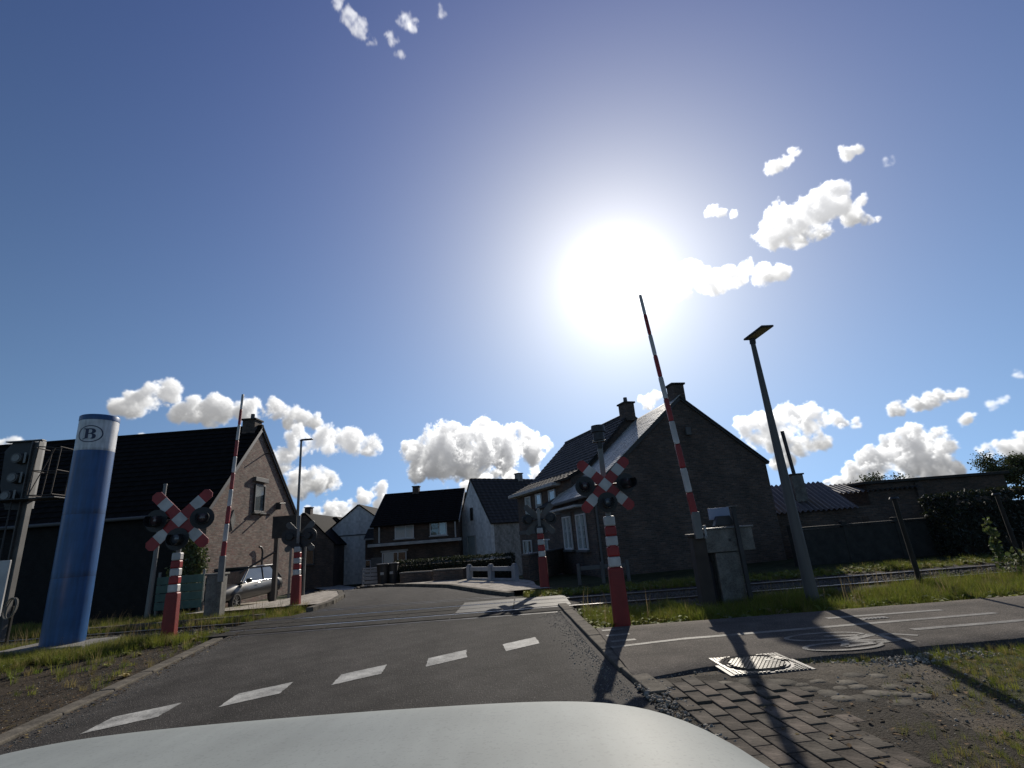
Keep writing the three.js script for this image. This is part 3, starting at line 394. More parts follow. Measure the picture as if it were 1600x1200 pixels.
// grit, crumbs of asphalt and small stones along edges
{
  const r = rng(41), L = [];
  const put = (x, z, y, s) => { const b = 0.8 + r() * 1.3; L.push([x, y, z, s, r() * 6, r() * 3, 0, C(b, b * 0.96, b * 0.88)]); };
  for (let i = 0; i < 1500; i++) { const z = -5.3 - r() * 7, x = roadR(z) - 0.05 - r() * r() * 0.5; put(x, z, 0.002, 0.003 + 0.009 * r() * r()); }
  for (let i = 0; i < 2500; i++) { const z = -4 - r() * 7.5, x = roadL(z) + 0.1 - (r() - 0.15) * 2.2; put(x, z, x > roadL(z) ? 0.004 : -0.035, 0.004 + 0.012 * r() * r() * r()); }
  for (let i = 0; i < 4500; i++) { const x = 1.2 + r() * 6, z = -6.2 + r() * 3.2; put(x, z, apron(x, z) - 0.006, 0.004 + 0.016 * r() * r() * r()); }
  for (let i = 0; i < 900; i++) { const x = 1.6 + r() * 3.2; put(x, pathS(x) + 0.08 + r() * 0.35, -0.004, 0.008 + 0.025 * r() * r()); }
  scatter('grit', stoneGeo(7, 0.8), M.gritLight, L, 'stuff', 'loose grit and crumbs of stone along the kerbs and bare soil', 'grit');
}
// crumbs along the broken edge by the kerb end, leaf litter on the bare earth
{
  const r = rng(44), L = []; for (let i = 0; i < 900; i++) { const z = -5.75 + r() * 2.6, x = 0.98 + 0.3 * r() + 0.08 * (z + 5.7); const b = 0.6 + r() * 1.2; L.push([x, apron(x, z), z, 0.006 + 0.022 * r() * r(), r() * 6, r() * 3, 0, C(b, b * 0.95, b * 0.86)]); }
  scatter('grit', stoneGeo(9, 0.8), M.gritLight, L, 'stuff', 'crumbled asphalt between the kerb end and the paving', 'grit');
  const lg = new THREE.BufferGeometry(); lg.setAttribute('position', new THREE.Float32BufferAttribute([-0.5, 0, 0, 0, 0.12, -0.28, 0.5, 0.05, 0, 0, 0.12, 0.28], 3)); lg.setIndex([0, 2, 1, 0, 3, 2]); lg.computeVertexNormals();
  const K = []; const put = (x, z, y) => { const q = r(), b = 0.5 + r(); K.push([x, y + 0.004 + 0.01 * r(), z, 0.025 + 0.04 * r(), r() * 6.28, 0.5 * (r() - 0.5), 0.5 * (r() - 0.5), q < 0.6 ? C(0.13 * b, 0.085 * b, 0.045 * b) : q < 0.85 ? C(0.2 * b, 0.15 * b, 0.06 * b) : C(0.07 * b, 0.05 * b, 0.035 * b)]); };
  for (let i = 0; i < 2600; i++) { const z = -4.5 - r() * 8, x = roadL(z) - 0.05 - r() * 3.6; put(x, z, -0.035); }
  for (let i = 0; i < 260; i++) { const z = -4.5 - r() * 8; put(roadL(z) + 0.25 * r() * r() + 0.05, z, 0.004); }
  for (let i = 0; i < 700; i++) put(1.8 + r() * 5, -6 + r() * 3, 0);
  scatter('leaf_litter', lg, M.litter, K, 'stuff', 'brown fallen leaves scattered over the bare earth beside the road', 'leaf litter');
}
// square manhole cover set in the edge of the cycle path
{
  const t = thing('manhole_cover', 'square cast iron manhole cover with round grid lid beside the brick paving', 'manhole cover', 2.36, 0.026, -6.06, 0.02);
  const base = part('frame', rb(0.86, 0.06, 0.76, 0.006, 0, -0.012, 0), M.iron, t);
  const lid = [], ring = [], corner = [];
  const rr = (a, b) => { const s = new THREE.Shape(); s.absarc(0, 0, b, 0, 7, false); const h = new THREE.Path(); h.absarc(0, 0, a, 0, 7, true); s.holes.push(h); const g = new THREE.ExtrudeGeometry(s, { depth: 0.012, bevelEnabled: false, curveSegments: 40 }); g.rotateX(-Math.PI / 2); g.translate(0, 0.018, 0); return uvm(g); };
  part('lid_ring', rr(0.325, 0.345), M.ironLit, t); part('lid_ring', rr(0.285, 0.305), M.ironLit, t);
  for (let i = -8; i <= 8; i++) for (let j = -8; j <= 8; j++) { const x = i * 0.042 + (j % 2 ? 0.021 : 0), z = j * 0.034; if (Math.hypot(x, z) < 0.272) lid.push(bx(0.031, 0.011, 0.013, x, 0.0235, z)); }
  for (let i = -10; i <= 10; i++) for (let j = -10; j <= 10; j++) { const x = i * 0.041, z = j * 0.036; if (Math.abs(x) < 0.41 && Math.abs(z) < 0.365 && Math.hypot(x, z) > 0.36) corner.push(bx(0.03, 0.01, 0.013, x, 0.0225, z)); }
  const s1 = part('lid_studs', lid, M.ironLit, t); s1.userData.kind = 'stuff'; const s2 = part('frame_studs', corner, M.ironLit, t); s2.userData.kind = 'stuff';
  part('key_hole', rb(0.07, 0.012, 0.045, 0.006, 0.16, 0.026, -0.06), M.darkSteel, t); part('key_hole', rb(0.05, 0.012, 0.03, 0.006, 0.2, 0.026, 0.02), M.darkSteel, t);
}
// ------------------------------------------------------------------ grass and weeds
function tuftGeo(seed, n, h, w, spread, lean) { const r = rng(seed), P = [], I = []; for (let b = 0; b < n; b++) { const a = r() * 6.283, d = spread * Math.sqrt(r()), x = Math.cos(a) * d, z = Math.sin(a) * d, H = h * (0.45 + 0.65 * r()), l = lean * H * (0.2 + r()), la = a + (r() - 0.5) * 2, ww = w * (0.6 + 0.7 * r()), fx = Math.cos(la + 1.57) * ww, fz = Math.sin(la + 1.57) * ww, lx = Math.cos(la) * l, lz = Math.sin(la) * l, o = P.length / 3; P.push(x - fx, 0, z - fz, x + fx, 0, z + fz, x - fx * 0.8 + lx * 0.3, H * 0.55, z - fz * 0.8 + lz * 0.3, x + fx * 0.8 + lx * 0.3, H * 0.55, z + fz * 0.8 + lz * 0.3, x + lx, H, z + lz); I.push(o, o + 1, o + 3, o, o + 3, o + 2, o + 2, o + 3, o + 4); } const g = new THREE.BufferGeometry(); g.setAttribute('position', new THREE.Float32BufferAttribute(P, 3)); g.setIndex(I); g.computeVertexNormals(); return g; }
function weedGeo(seed, n, len, w) { const r = rng(seed), P = [], I = []; for (let b = 0; b < n; b++) { const a = r() * 6.283, L = len * (0.5 + 0.7 * r()), up = 0.25 + 0.7 * r(), c = Math.cos(a), s = Math.sin(a), W = w * (0.7 + 0.6 * r()), o = P.length / 3, y0 = 0.02 * r(); P.push(0, y0, 0, c * L * 0.5 - s * W, up * L * 0.75, s * L * 0.5 + c * W, c * L * 0.5 + s * W, up * L * 0.7, s * L * 0.5 - c * W, c * L, up * L * 0.6, s * L); I.push(o, o + 1, o + 2, o + 1, o + 3, o + 2); } const g = new THREE.BufferGeometry(); g.setAttribute('position', new THREE.Float32BufferAttribute(P, 3)); g.setIndex(I); g.computeVertexNormals(); return g; }
{
  const r = rng(51), areas = [0, 1, 2, 3, 4].map(() => ({ G: [[], [], [], []], W: [[], []], D: [] })); let G, W, D; const area = (i) => { ({ G, W, D } = areas[i]); };
  area(0);
  const col = (dry) => { const k = r(), b = 0.7 + 0.7 * r(); return dry ? C(0.26 * b, 0.21 * b, 0.08 * b) : C(mix(0.13, 0.23, k) * b, mix(0.17, 0.235, k) * b, mix(0.026, 0.04, k) * b); };
  const grow = (x, z, s, dry = 0.12, y) => { const yy = y ?? terrain(x, z) - 0.05; G[Math.floor(r() * 4)].push([x, yy, z, 0.82 * s * (0.7 + 0.6 * r()), r() * 6.28, 0.25 * (r() - 0.5), 0.25 * (r() - 0.5), col(r() < dry)]); };
  const weed = (x, z, s) => W[Math.floor(r() * 2)].push([x, terrain(x, z) - 0.045, z, s * (0.6 + 0.8 * r()), r() * 6.28, 0.3 * (r() - 0.5), 0.3 * (r() - 0.5), col(r() < 0.08)]);
  for (let i = 0; i < 15000; i++) { const x = 0.75 + r() * 13, z = -8.85 - r() * 2.15 - (r() < 0.12 ? r() * 0.7 : 0); const d = fbm(x * 0.9, z * 0.9 + 3, 4); if (x < roadR(z) + 0.3) continue; if (r() > sstep(0.28, 0.52, d) * 1.1 + 0.12) continue; const edge = sstep(-8.8, -9.3, z); grow(x, z, (0.45 + 0.75 * d) * (0.45 + 0.55 * edge) * (x < 2.6 ? 0.7 : 1)); if (r() < 0.10) weed(x, z, 0.9); }
  area(1);
  for (let i = 0; i < 14000; i++) { const z = -7.6 - r() * 4.6, x = -14 + r() * 9; if (x > roadL(z) - 0.35) continue; const k = sstep(0.35, -0.35, z + 12 + 0.75 * (x + 6.2) + 1.4 * (fbm(x, z, 3) - 0.5)); if (r() > k + 0.03 || (Math.abs(x + 9.7) < 0.95 && Math.abs(z + 11.35) < 0.6)) continue; if (z < -11.75 && r() < 0.7) continue; grow(x, z, 0.45 + 0.6 * fbm(x, z + 9, 3), 0.22); if (r() < 0.16) weed(x, z, 0.8); }
  for (let i = 0; i < 6500; i++) { const z = -13.9 - r() * 3.4, x = -22 + r() * 15.9; if (x > -6.25) continue; if (z < -15.6 && x > -8.6 + 0 * r()) { if (r() < 0.55) continue; } grow(x, z, 0.4 + 0.6 * fbm(x * 1.2, z, 3), 0.3); }
  area(2);
  for (let i = 0; i < 4200; i++) { const x = -0.1 + r() * 14, z = -14.3 - r() * 1.3; const k = fbm(x * 0.7 + 2, z, 3); if (x < roadR(z) + 0.25 || (x > 4 && r() > k)) continue; grow(x, z, 0.3 + 0.6 * k, 0.25); if (r() < 0.2) weed(x, z, 0.9); }
  area(3);
  for (let i = 0; i < 11000; i++) { const x = 2.4 + r() * 7, z = -6.4 + r() * 3.6; if (z < pathS(x) + 0.06) continue; if (r() > moss(x, z) * 1.2) continue; grow(x, z, 0.2 + 0.34 * r() * r(), 0.3, -0.025); if (r() < 0.03) weed(x, z, 0.3); }
  for (let i = 0; i < 260; i++) { const x = 2.6 + r() * 1.1, z = pathS(x) + 0.03 + 0.13 * r(); grow(x, z, 0.2 + 0.2 * r(), 0.1, -0.05); }
  for (let i = 0; i < 130; i++) { const q = [[3.1, -3.95, 0.25], [2.75, -4.2, 0.18], [3.5, -4.5, 0.3]][i % 3], x = q[0] + q[2] * (r() + r() - 1) * 1.3, z = q[1] + q[2] * (r() + r() - 1); weed(x, z, 0.22); grow(x, z, 0.2, 0.6, -0.03); }
  for (let i = 0; i < 60; i++) { weed(1.5 + r() * 1.4, -5.45 + 0.3 * (r() - 0.5), 0.35); }
  area(4);
  for (let i = 0; i < 500; i++) grow(-4.2 + r() * 1.6, -24.6 + r() * 1.2, 0.5, 0.05);
  for (let i = 0; i < 420; i++) { const side = r() < 0.6, x = side ? 1 + r() * 11 : -13 + r() * 6.4, z = side ? -9.2 - r() * 2.6 : -11 - r() * 5; if (!side && (z > -12 - 0.75 * (x + 6.2) || x > roadL(z) - 0.3)) continue; const b = 0.6 + 0.8 * r(); areas[side ? 0 : 1].D.push([x, terrain(x, z) - 0.04, z, 0.7 + 0.9 * r(), r() * 6.28, 0.3 * (r() - 0.5), 0.3 * (r() - 0.5), C(0.22 * b, 0.17 * b, 0.09 * b)]); }
  const gg = [tuftGeo(1, 26, 0.20, 0.0042, 0.085, 0.55), tuftGeo(2, 22, 0.26, 0.0038, 0.07, 0.6), tuftGeo(3, 30, 0.15, 0.0045, 0.1, 0.5), tuftGeo(4, 18, 0.30, 0.0035, 0.06, 0.7)];
  const wg = [weedGeo(5, 16, 0.16, 0.02), weedGeo(6, 22, 0.13, 0.028)], dg = tuftGeo(9, 3, 0.36, 0.0035, 0.03, 0.35);
  [['rough sunlit grass on the strip between the cycle path and the rails', 'grass'], ['thin grass and weeds on the left verge round the blue pillar and crossing signal', 'grass'], ['weedy grass beyond the rails at the foot of the brick gable', 'grass'], ['mossy turf and weeds on the bare earth at lower right', 'turf'], ['small bright lawn behind the low planters', 'lawn']].forEach(([label, cat], k) => {
    const q = areas[k], o = new THREE.Group(); o.name = numbered(cat); o.userData.kind = 'stuff'; tag(o, label, cat); scene.add(o);
    const put = (name, geo, list) => { if (list.length) o.add(scatter(name, geo, M.grass, list)); };
    gg.forEach((g, i) => put('blades', g, q.G[i])); wg.forEach((g, i) => put('weeds', g, q.W[i])); put('dry_stems', dg, q.D);
  });
}
// ------------------------------------------------------------------ crossing signals
const arcBox = (w, h, d) => rb(w, h, d, 0.03, 0, 0, 0, 2);
function crossingSignal(x, z, turn, label, o) {
  const t = thing('crossing_signal', label, 'crossing signal', x, terrain(x, z) - 0.06, z, turn, 'crossing signals on the four corners'), s = o.size, cy = o.cy + 0.06;
  // striped post: broad red foot, then white and red bands
  const foot = new THREE.BufferGeometry().copy(rb(0.24, 0.98, 0.2, 0.035, 0, 0.49, 0, 2)); { const p = foot.attributes.position; for (let i = 0; i < p.count; i++) { const y = p.getY(i), k = 1 + 0.14 * (1 - y) * 0.9; p.setX(i, p.getX(i) * k); p.setZ(i, p.getZ(i) * k); } foot.computeVertexNormals(); }
  part('foot', foot, M.redPost, t);
  for (let i = 0; i < 5; i++) part(i % 2 ? 'red_band' : 'white_band', rb(0.2 - 0.004 * i, 0.164, 0.17, 0.028, 0, 1.062 + i * 0.165, 0, 2), i % 2 ? M.red : M.white, t);
  part('mast', [rb(0.09, cy + (o.mastUp ?? 0.45) - 1.8, 0.06, 0.012, 0, (cy + (o.mastUp ?? 0.45) + 1.8) / 2, -0.02)], M.galv, t);
  // saltire of two bars with white squares
  const L = 1.19 * s, cell = L / 7;
  for (const k of [-1, 1]) {
    const bar = part('cross_bar', (() => { const w = cell / 2 * 1.02, e = L / 2, q = w * 0.55, g = ext([[-e + q, -w], [e - q, -w], [e, -w + q], [e, w - q], [e - q, w], [-e + q, w], [-e, w - q], [-e, -w + q]], 0.018); return g; })(), o.back ? M.greyPaint : M.red, t, 0, cy, (o.back ? 0.1 : 0.06) + (k > 0 ? 0.022 : 0));
    bar.rotation.z = k * 45 * RAD;
    if (!o.back) for (const i of k > 0 ? [-2, 0, 2] : [-2, 2]) part('white_square', rb(cell, cell * 1.02, 0.006, 0.002, i * cell, 0, 0.0205), M.white, bar);
    else part('red_front', rb(L * 0.94, cell * 0.9, 0.004, 0.001, 0, 0, 0.021), M.red, bar);
  }
  // lamps: two red ones side by side and a white one below, on dark boards
  const lampAt = (lx, ly, R, nm, lensMat, yaw) => {
    const h = new THREE.Group(); h.name = nm; h.position.set(lx, cy + ly, o.back ? 0.07 : 0.12); h.rotation.y = yaw; t.add(h);
    const disc = new THREE.CylinderGeometry(R, R, 0.012, 32).rotateX(Math.PI / 2); part('backing_board', disc, M.black, h, 0, 0, -0.01);
    part('housing', cyl(R * 0.66, R * 0.55, [0, 0, -0.01], [0, 0, -0.14], 20), M.black, h);
    const lens = new THREE.SphereGeometry(R * 0.5, 20, 8, 0, 6.2832, 0, 0.9).rotateX(Math.PI / 2); lens.scale(1, 1, 0.5); part('lens', lens.translate(0, 0, 0.01), lensMat, h);
    const hood = new THREE.CylinderGeometry(R * 0.56, R * 0.6, 0.22, 20, 1, true, -0.75 * Math.PI, 1.5 * Math.PI).rotateX(Math.PI / 2).rotateZ(0); hood.translate(0, 0, 0.11); part('hood', hood, M.blackShiny, h);
  };
  const q = o.lampSpread;
  lampAt(-q, 0.0, 0.17 * s, 'red_lamp', M.lensRed, -0.1); lampAt(q, 0.0, 0.17 * s, 'red_lamp', M.lensRed, 0.35); lampAt(0, -0.3 * s, 0.17 * s, 'white_lamp', M.lens, 0);
  part('bracket', [cyl(0.02, 0.02, [-q, cy, 0.02], [q, cy, 0.02], 8)], M.darkSteel, t);
  if (o.heart) part('back_shield', (() => { const g = []; for (const k of [-1, 1]) g.push(new THREE.CylinderGeometry(0.24, 0.24, 0.02, 28).rotateX(Math.PI / 2).translate(k * q, 0, 0)); g.push(ext([[-q - 0.2, -0.12], [0, -0.46], [q + 0.2, -0.12], [q, 0.1], [-q, 0.1]], 0.016).translate(0, 0, -0.008)); return g.map((e) => e.translate(0, cy, 0.045)); })(), M.black, t);
  part('number_plate', rb(0.1, 0.06, 0.004, 0.001, 0, 1.3, 0.088), M.red, t);
  return t;
}
crossingSignal(-7.72, -11.72, 0.16, 'red and white crossing signal with large saltire standing in grass beside the blue pillar', { size: 1.42, cy: 2.46, lampSpread: 0.48, mastUp: 0.1 });
{
  const t = crossingSignal(1.48, -9.0, -0.06, 'red and white crossing signal with a bell on top, at the right kerb', { size: 1.0, cy: 2.27, lampSpread: 0.35, mastUp: 0.78 });
  part('bell_bracket', [rb(0.24, 0.02, 0.14, 0.005, 0, 3.1, 0)], M.galv, t);
  part('warning_bell', [cyl(0.1, 0.1, [0, 3.12, 0], [0, 3.27, 0], 18), cyl(0.13, 0.115, [0, 3.27, 0], [0, 3.39, 0], 18), cyl(0.05, 0.05, [0, 2.98, 0], [0, 3.1, 0], 12)], M.darkSteel, t);
}
crossingSignal(-6.95, -16.2, Math.PI + 0.05, 'crossing signal seen from behind by the left pavement corner, with heart shaped black shield', { size: 1.0, cy: 2.05, lampSpread: 0.3, back: true, heart: true, mastUp: 0.62 });
crossingSignal(0.5, -15.8, Math.PI - 0.1, 'crossing signal seen from behind in weeds before the brick houses, beyond the rails', { size: 1.0, cy: 2.0, lampSpread: 0.36, back: true, mastUp: 0.3 });

// ------------------------------------------------------------------ barriers
function boom(t, a, b, n, r0, r1, first) { const A = V3(...a), B = V3(...b); for (let i = 0; i < n; i++) { const p = A.clone().lerp(B, i / n), q = A.clone().lerp(B, (i + 1) / n), ra = mix(r0, r1, i / n), rc = mix(r0, r1, (i + 1) / n); const d = q.clone().sub(p), g = new RoundedBoxGeometry(1, 1, 1, 1, 0.12); g.scale(ra * 2, d.length(), ra * 1.1); g.translate(0, d.length() / 2, 0); g.applyQuaternion(new THREE.Quaternion().setFromUnitVectors(V3(0, 1, 0), d.normalize())); const red = (i + first) % 2 === 0; part(red ? 'red_band' : 'white_band', uvm(g), red ? M.red : M.white, t, p.x, p.y, p.z); } }
{
  const t = thing('level_crossing_barrier', 'raised red and white barrier boom on a dark post, right of the road', 'barrier', 3.34, 0, -10.33, 0, 'raised crossing barriers');
  part('machine_post', [rb(0.25, 1.3, 0.27, 0.02, 0, 0.65, 0), rb(0.36, 0.06, 0.36, 0.01, 0, 0.03, 0), rb(0.34, 0.05, 0.34, 0.01, 0, 1.3, 0)], M.rust, t);
  part('counterweight_post', [rb(0.16, 1.02, 0.22, 0.02, 0.3, 0.5, -0.12), rb(0.2, 0.3, 0.26, 0.02, 0.3, 0.95, -0.12)], M.concreteDark, t);
  part('arm_clamp', [rb(0.15, 0.5, 0.1, 0.012, -0.012, 1.48, 0.2), cyl(0.03, 0.03, [0.09, 1.25, 0.14], [0.09, 1.25, 0.28], 10)], M.galv, t);
  part('handle', [rb(0.05, 0.22, 0.05, 0.01, 0.13, 1.36, 0.17)], M.trim, t);
  boom(t, [-0.02, 1.62, 0.2], [-0.37, 6.42, 0.16], 10, 0.062, 0.03, 0);
}
{
  const t = thing('level_crossing_barrier', 'raised red and white barrier boom with grey cabinet before the dark parked car', 'barrier', -8.75, -0.02, -15.3, 0.1, 'raised crossing barriers');
  part('machine_cabinet', [rb(0.42, 1.16, 0.36, 0.02, -0.1, 0.58, 0), rb(0.5, 0.05, 0.44, 0.01, -0.1, 1.17, 0)], M.concreteGrey, t);
  part('arm_clamp', [rb(0.16, 0.7, 0.1, 0.012, 0.1, 1.3, 0.22)], M.galv, t);
  boom(t, [0.1, 1.55, 0.22], [0.22, 6.5, 0.1], 10, 0.062, 0.032, 0);
}
// ------------------------------------------------------------------ blue station pillar with its round emblem
const font = await new FontLoader().loadAsync('fonts/droid/droid_serif_bold.typeface.json');
{
  const t = thing('station_pillar', 'tall blue cylindrical station pillar with white top band and oval letter B emblem', 'pillar', -9.72, -0.02, -11.4), R = 0.375;
  part('base_slab', [rb(1.75, 0.2, 1.0, 0.015, 0.02, 0.03, 0.1)], M.concreteGrey, t);
  const ring = (a, b, m, n, r = R) => part(n, new THREE.LatheGeometry([new THREE.Vector2(r, a), new THREE.Vector2(r, b)], 72), m, t);
  ring(0.1, 1.42, M.blue, 'lower_shell'); ring(1.426, 2.72, M.blue, 'middle_shell'); ring(2.726, 4.12, M.blue, 'upper_shell'); ring(4.12, 4.82, M.pillarWhite, 'white_band');
  part('joint_core', new THREE.CylinderGeometry(R - 0.006, R - 0.006, 4.7, 48, 1, true).translate(0, 2.46, 0), M.navy, t);
  part('cap', new THREE.LatheGeometry([[R, 4.82], [R + 0.006, 4.83], [R + 0.006, 4.93], [R - 0.01, 4.945], [0, 4.95]].map((p) => new THREE.Vector2(...p)), 72), M.blue, t);
  const bend = (g, y0) => { g = g.index ? g.toNonIndexed() : g; const p = g.attributes.position; for (let i = 0; i < p.count; i++) { const a = p.getX(i) / R + 0.31, r = R + 0.0015 + p.getZ(i); p.setXYZ(i, Math.sin(a) * r, p.getY(i) + y0, Math.cos(a) * r); } g.computeVertexNormals(); return g; };
  const rg = []; for (let i = 0; i < 64; i++) { const q = (k, s) => [Math.cos(k / 64 * 6.2832) * 0.25 * s, Math.sin(k / 64 * 6.2832) * 0.195 * s, 0.002]; rg.push(quad(q(i, 0.9), q(i, 1), q(i + 1, 1), q(i + 1, 0.9))); }
  part('emblem_ring', bend(join(rg), 4.48), M.navy, t);
  const tg = new TextGeometry('B', { font, size: 0.25, depth: 0.003, curveSegments: 8, bevelEnabled: false }); tg.computeBoundingBox(); tg.translate(-(tg.boundingBox.max.x + tg.boundingBox.min.x) / 2, -(tg.boundingBox.max.y + tg.boundingBox.min.y) / 2, 0); tg.scale(1.15, 1, 1);
  part('emblem_letter', bend(tg, 4.48), M.navy, t);
}
// ------------------------------------------------------------------ lamps, masts, posts, cabinets
{
  const t = thing('street_lamp', 'grey tapered street lamp with flat square LED head on the right verge', 'street lamp', 5.0, -0.05, -9.75);
  part('pole', [cyl(0.112, 0.046, [0, 0, 0], [-0.03, 5.06, 0], 20), cyl(0.13, 0.125, [0, 0, 0], [0, 0.04, 0], 20)], M.greyPaint, t);
  part('spigot', cyl(0.06, 0.06, [-0.03, 4.98, 0], [-0.03, 5.1, 0.02], 14), M.darkSteel, t);
  const hd = part('lamp_head', rb(0.27, 0.04, 0.62, 0.012), M.darkSteel, t, 0.0, 5.12, 0.24); hd.rotation.set(-0.06, 0.18, 0.05);
  part('led_panel', rb(0.22, 0.006, 0.5, 0.002, 0, -0.0215, 0.02), M.ledPanel, hd);
}
{
  const t = thing('street_lamp', 'slender street lamp with short flat arm beyond the dark sign board on the left', 'street lamp', -9.78, terrain(-9.78, -22.6), -22.6);
  part('pole', cyl(0.075, 0.045, [0, 0, 0], [0, 6.75, 0], 14), M.galv, t);
  part('lamp_head', [rb(0.5, 0.06, 0.18, 0.02, 0.27, 6.8, 0), rb(0.1, 0.09, 0.1, 0.02, 0, 6.77, 0)], M.darkSteel, t);
}
{
  const t = thing('sign_post', 'rusty post carrying a dark rectangular sign board seen from behind', 'sign', -9.22, terrain(-9.22, -19.6) - 0.05, -19.6);
  part('post', rb(0.15, 3.05, 0.15, 0.01, 0, 1.5, 0), M.rust, t);
  part('board', rb(0.9, 0.8, 0.04, 0.008, 0.3, 2.72, 0.1), M.concreteDark, t);
  part('brace', cyl(0.035, 0.035, [0, 1.85, 0.08], [-1.15, 1.2, 0.3], 8), M.darkSteel, t);
}
for (const [x, z, h, label] of [[-9.12, -20.6, 2.4, 'pale steel gate post nearest the parked car, tallest of three'], [-8.98, -20.9, 2.25, 'pale steel gate post in the middle of the three by the pavement'], [-8.84, -21.3, 2.15, 'pale steel gate post nearest the pavement corner, shortest of three']]) {
  const t = thing('gate_post', label, 'post', x, terrain(x, z) - 0.05, z, 0, 'pale gate posts behind the sign post'); part('post', rb(0.07, h, 0.07, 0.008, 0, h / 2, 0), M.galv, t); part('cap', rb(0.09, 0.03, 0.09, 0.006, 0, h, 0), M.galv, t);
}
{
  const t = thing('steel_pole', 'slim grey steel pole behind the left crossing signal', 'pole', -11.95, terrain(-11.95, -17) - 0.05, -17); part('pole', cyl(0.085, 0.05, [0, 0, 0], [0.06, 4.15, 0], 12), M.galv, t); part('cap', cyl(0.06, 0.055, [0.06, 4.15, 0], [0.06, 4.2, 0], 12), M.galv, t);
}
{ // railway signal, seen from behind, at the left edge
  const t = thing('railway_signal', 'grey steel railway signal mast with back board, ladder and wire cage', 'railway signal', -13.72, -0.05, -14.1, 0.12);
  part('mast', [rb(0.03, 5.2, 0.18, 0.006, -0.09, 2.6, 0), rb(0.03, 5.2, 0.18, 0.006, 0.09, 2.6, 0), rb(0.16, 5.2, 0.02, 0.004, 0, 2.6, 0)], M.greyPaint, t);
  const bd = part('back_board', ext([[-0.85, 4.0], [-0.6, 3.35], [0.0, 3.3], [0.08, 5.22], [-0.75, 5.25], [-0.92, 5.0]], 0.03, 0.006).translate(0, 0, -0.16), M.darkSteel, t);
  part('rim', [bx(0.95, 0.03, 0.16, -0.4, 5.26, -0.1, 0, 0, 0.02), bx(0.03, 1.9, 0.14, 0.08, 4.28, -0.1)], M.galv, bd);
  for (const [x, y] of [[-0.42, 4.75], [-0.42, 4.2], [-0.5, 3.7]]) { const b = part('lamp_case', cyl(0.16, 0.14, [x, y, -0.12], [x, y, 0.1], 18), M.greyPaint, t); part('case_lid', [cyl(0.1, 0.1, [x, y, 0.1], [x, y, 0.12], 16), rb(0.06, 0.3, 0.02, 0.005, x + 0.2, y, 0.06)], M.galv, b); }
  const rods = []; for (const [a, b] of [[[0.35, 3.62, 0], [0.42, 4.95, 0]], [[0.95, 3.6, 0], [1.0, 4.88, 0]], [[0.35, 3.62, 0.5], [0.42, 4.95, 0.5]], [[0.95, 3.6, 0.5], [1.0, 4.88, 0.5]]]) rods.push(cyl(0.016, 0.016, a, b, 6)); for (const z of [0, 0.5]) for (const y of [0, 0.5, 1]) rods.push(cyl(0.016, 0.016, [0.35 + 0.07 * y, 3.62 + 1.33 * y, z], [0.95 + 0.05 * y, 3.6 + 1.28 * y, z], 6)); for (const x of [0.36, 0.97]) for (const y of [3.62, 4.28, 4.92]) rods.push(cyl(0.016, 0.016, [x, y, 0], [x, y, 0.5], 6)); rods.push(cyl(0.012, 0.012, [0.4, 3.65, 0.5], [0.85, 4.9, 0.5], 6));
  part('cage', rods, M.rust, t);
  part('platform', rb(1.7, 0.03, 0.6, 0.008, 0.2, 3.54, 0.2), M.darkSteel, t);
  for (const x of [-0.5, -0.18]) part('ladder_rail', cyl(0.02, 0.02, [x, 0, 0.25], [x, 3.6, 0.25], 8), M.darkSteel, t);
  for (let i = 0; i < 12; i++) part('rung', cyl(0.012, 0.012, [-0.5, 0.3 + i * 0.28, 0.25], [-0.18, 0.3 + i * 0.28, 0.25], 6), M.darkSteel, t);
}
{
  const t = thing('white_board', 'plain white panel on a short post at the left edge', 'sign', -9.62, -0.05, -9.5, 0.1); part('panel', rb(0.62, 0.95, 0.04, 0.008, -0.02, 1.37, 0), M.white, t); part('post', rb(0.06, 1.0, 0.06, 0.006, -0.1, 0.5, -0.05), M.galv, t);
}
{
  const t = thing('cable_coil', 'coil of pale cable hung on a short stake left of the blue pillar', 'cable coil', -11.9, -0.05, -12.4), g = []; const r = rng(3);
  for (let i = 0; i < 4; i++) { const q = new THREE.TorusGeometry(0.19 + 0.02 * r(), 0.012, 6, 26); q.scale(0.62, 1.15, 1); q.rotateY(0.4 * (r() - 0.5)); q.rotateZ(-0.25 + 0.15 * (r() - 0.5)); q.translate(0.03 * (r() - 0.5), 0.86, 0.02 * i); g.push(q); }
  part('coil', g, M.concreteGrey, t); part('stake', rb(0.05, 0.9, 0.05, 0.005, 0, 0.45, -0.03), M.sleeper, t);
}
{
  const t = thing('relay_cabinet', 'grey concrete pillar with a wide pale equipment box on top, right of the barrier', 'equipment cabinet', 3.86, -0.05, -10.42);
  part('pillar', rb(0.46, 1.0, 0.36, 0.02, -0.02, 0.5, 0), M.concreteGrey, t);
  const b = part('equipment_box', rb(0.92, 0.42, 0.4, 0.015, 0.06, 1.22, 0.02), M.concreteGrey, t); part('lid', rb(0.98, 0.03, 0.46, 0.008, 0.06, 1.445, 0.02), M.galv, b); part('lock', rb(0.04, 0.05, 0.02, 0.004, 0.06, 1.22, 0.23), M.darkSteel, b);
  const s = part('blue_sign', rb(0.42, 0.22, 0.03, 0.006, 0.05, 1.72, -0.05), new THREE.MeshStandardMaterial({ color: C(0.3, 0.36, 0.48), roughness: 0.5 }), t); part('sensor_hood', ext([[-0.19, 0], [0.19, 0], [0.11, 0.16], [-0.11, 0.16]], 0.14, 0.01).translate(0.06, 1.5, 0.0), M.darkSteel, t);
}
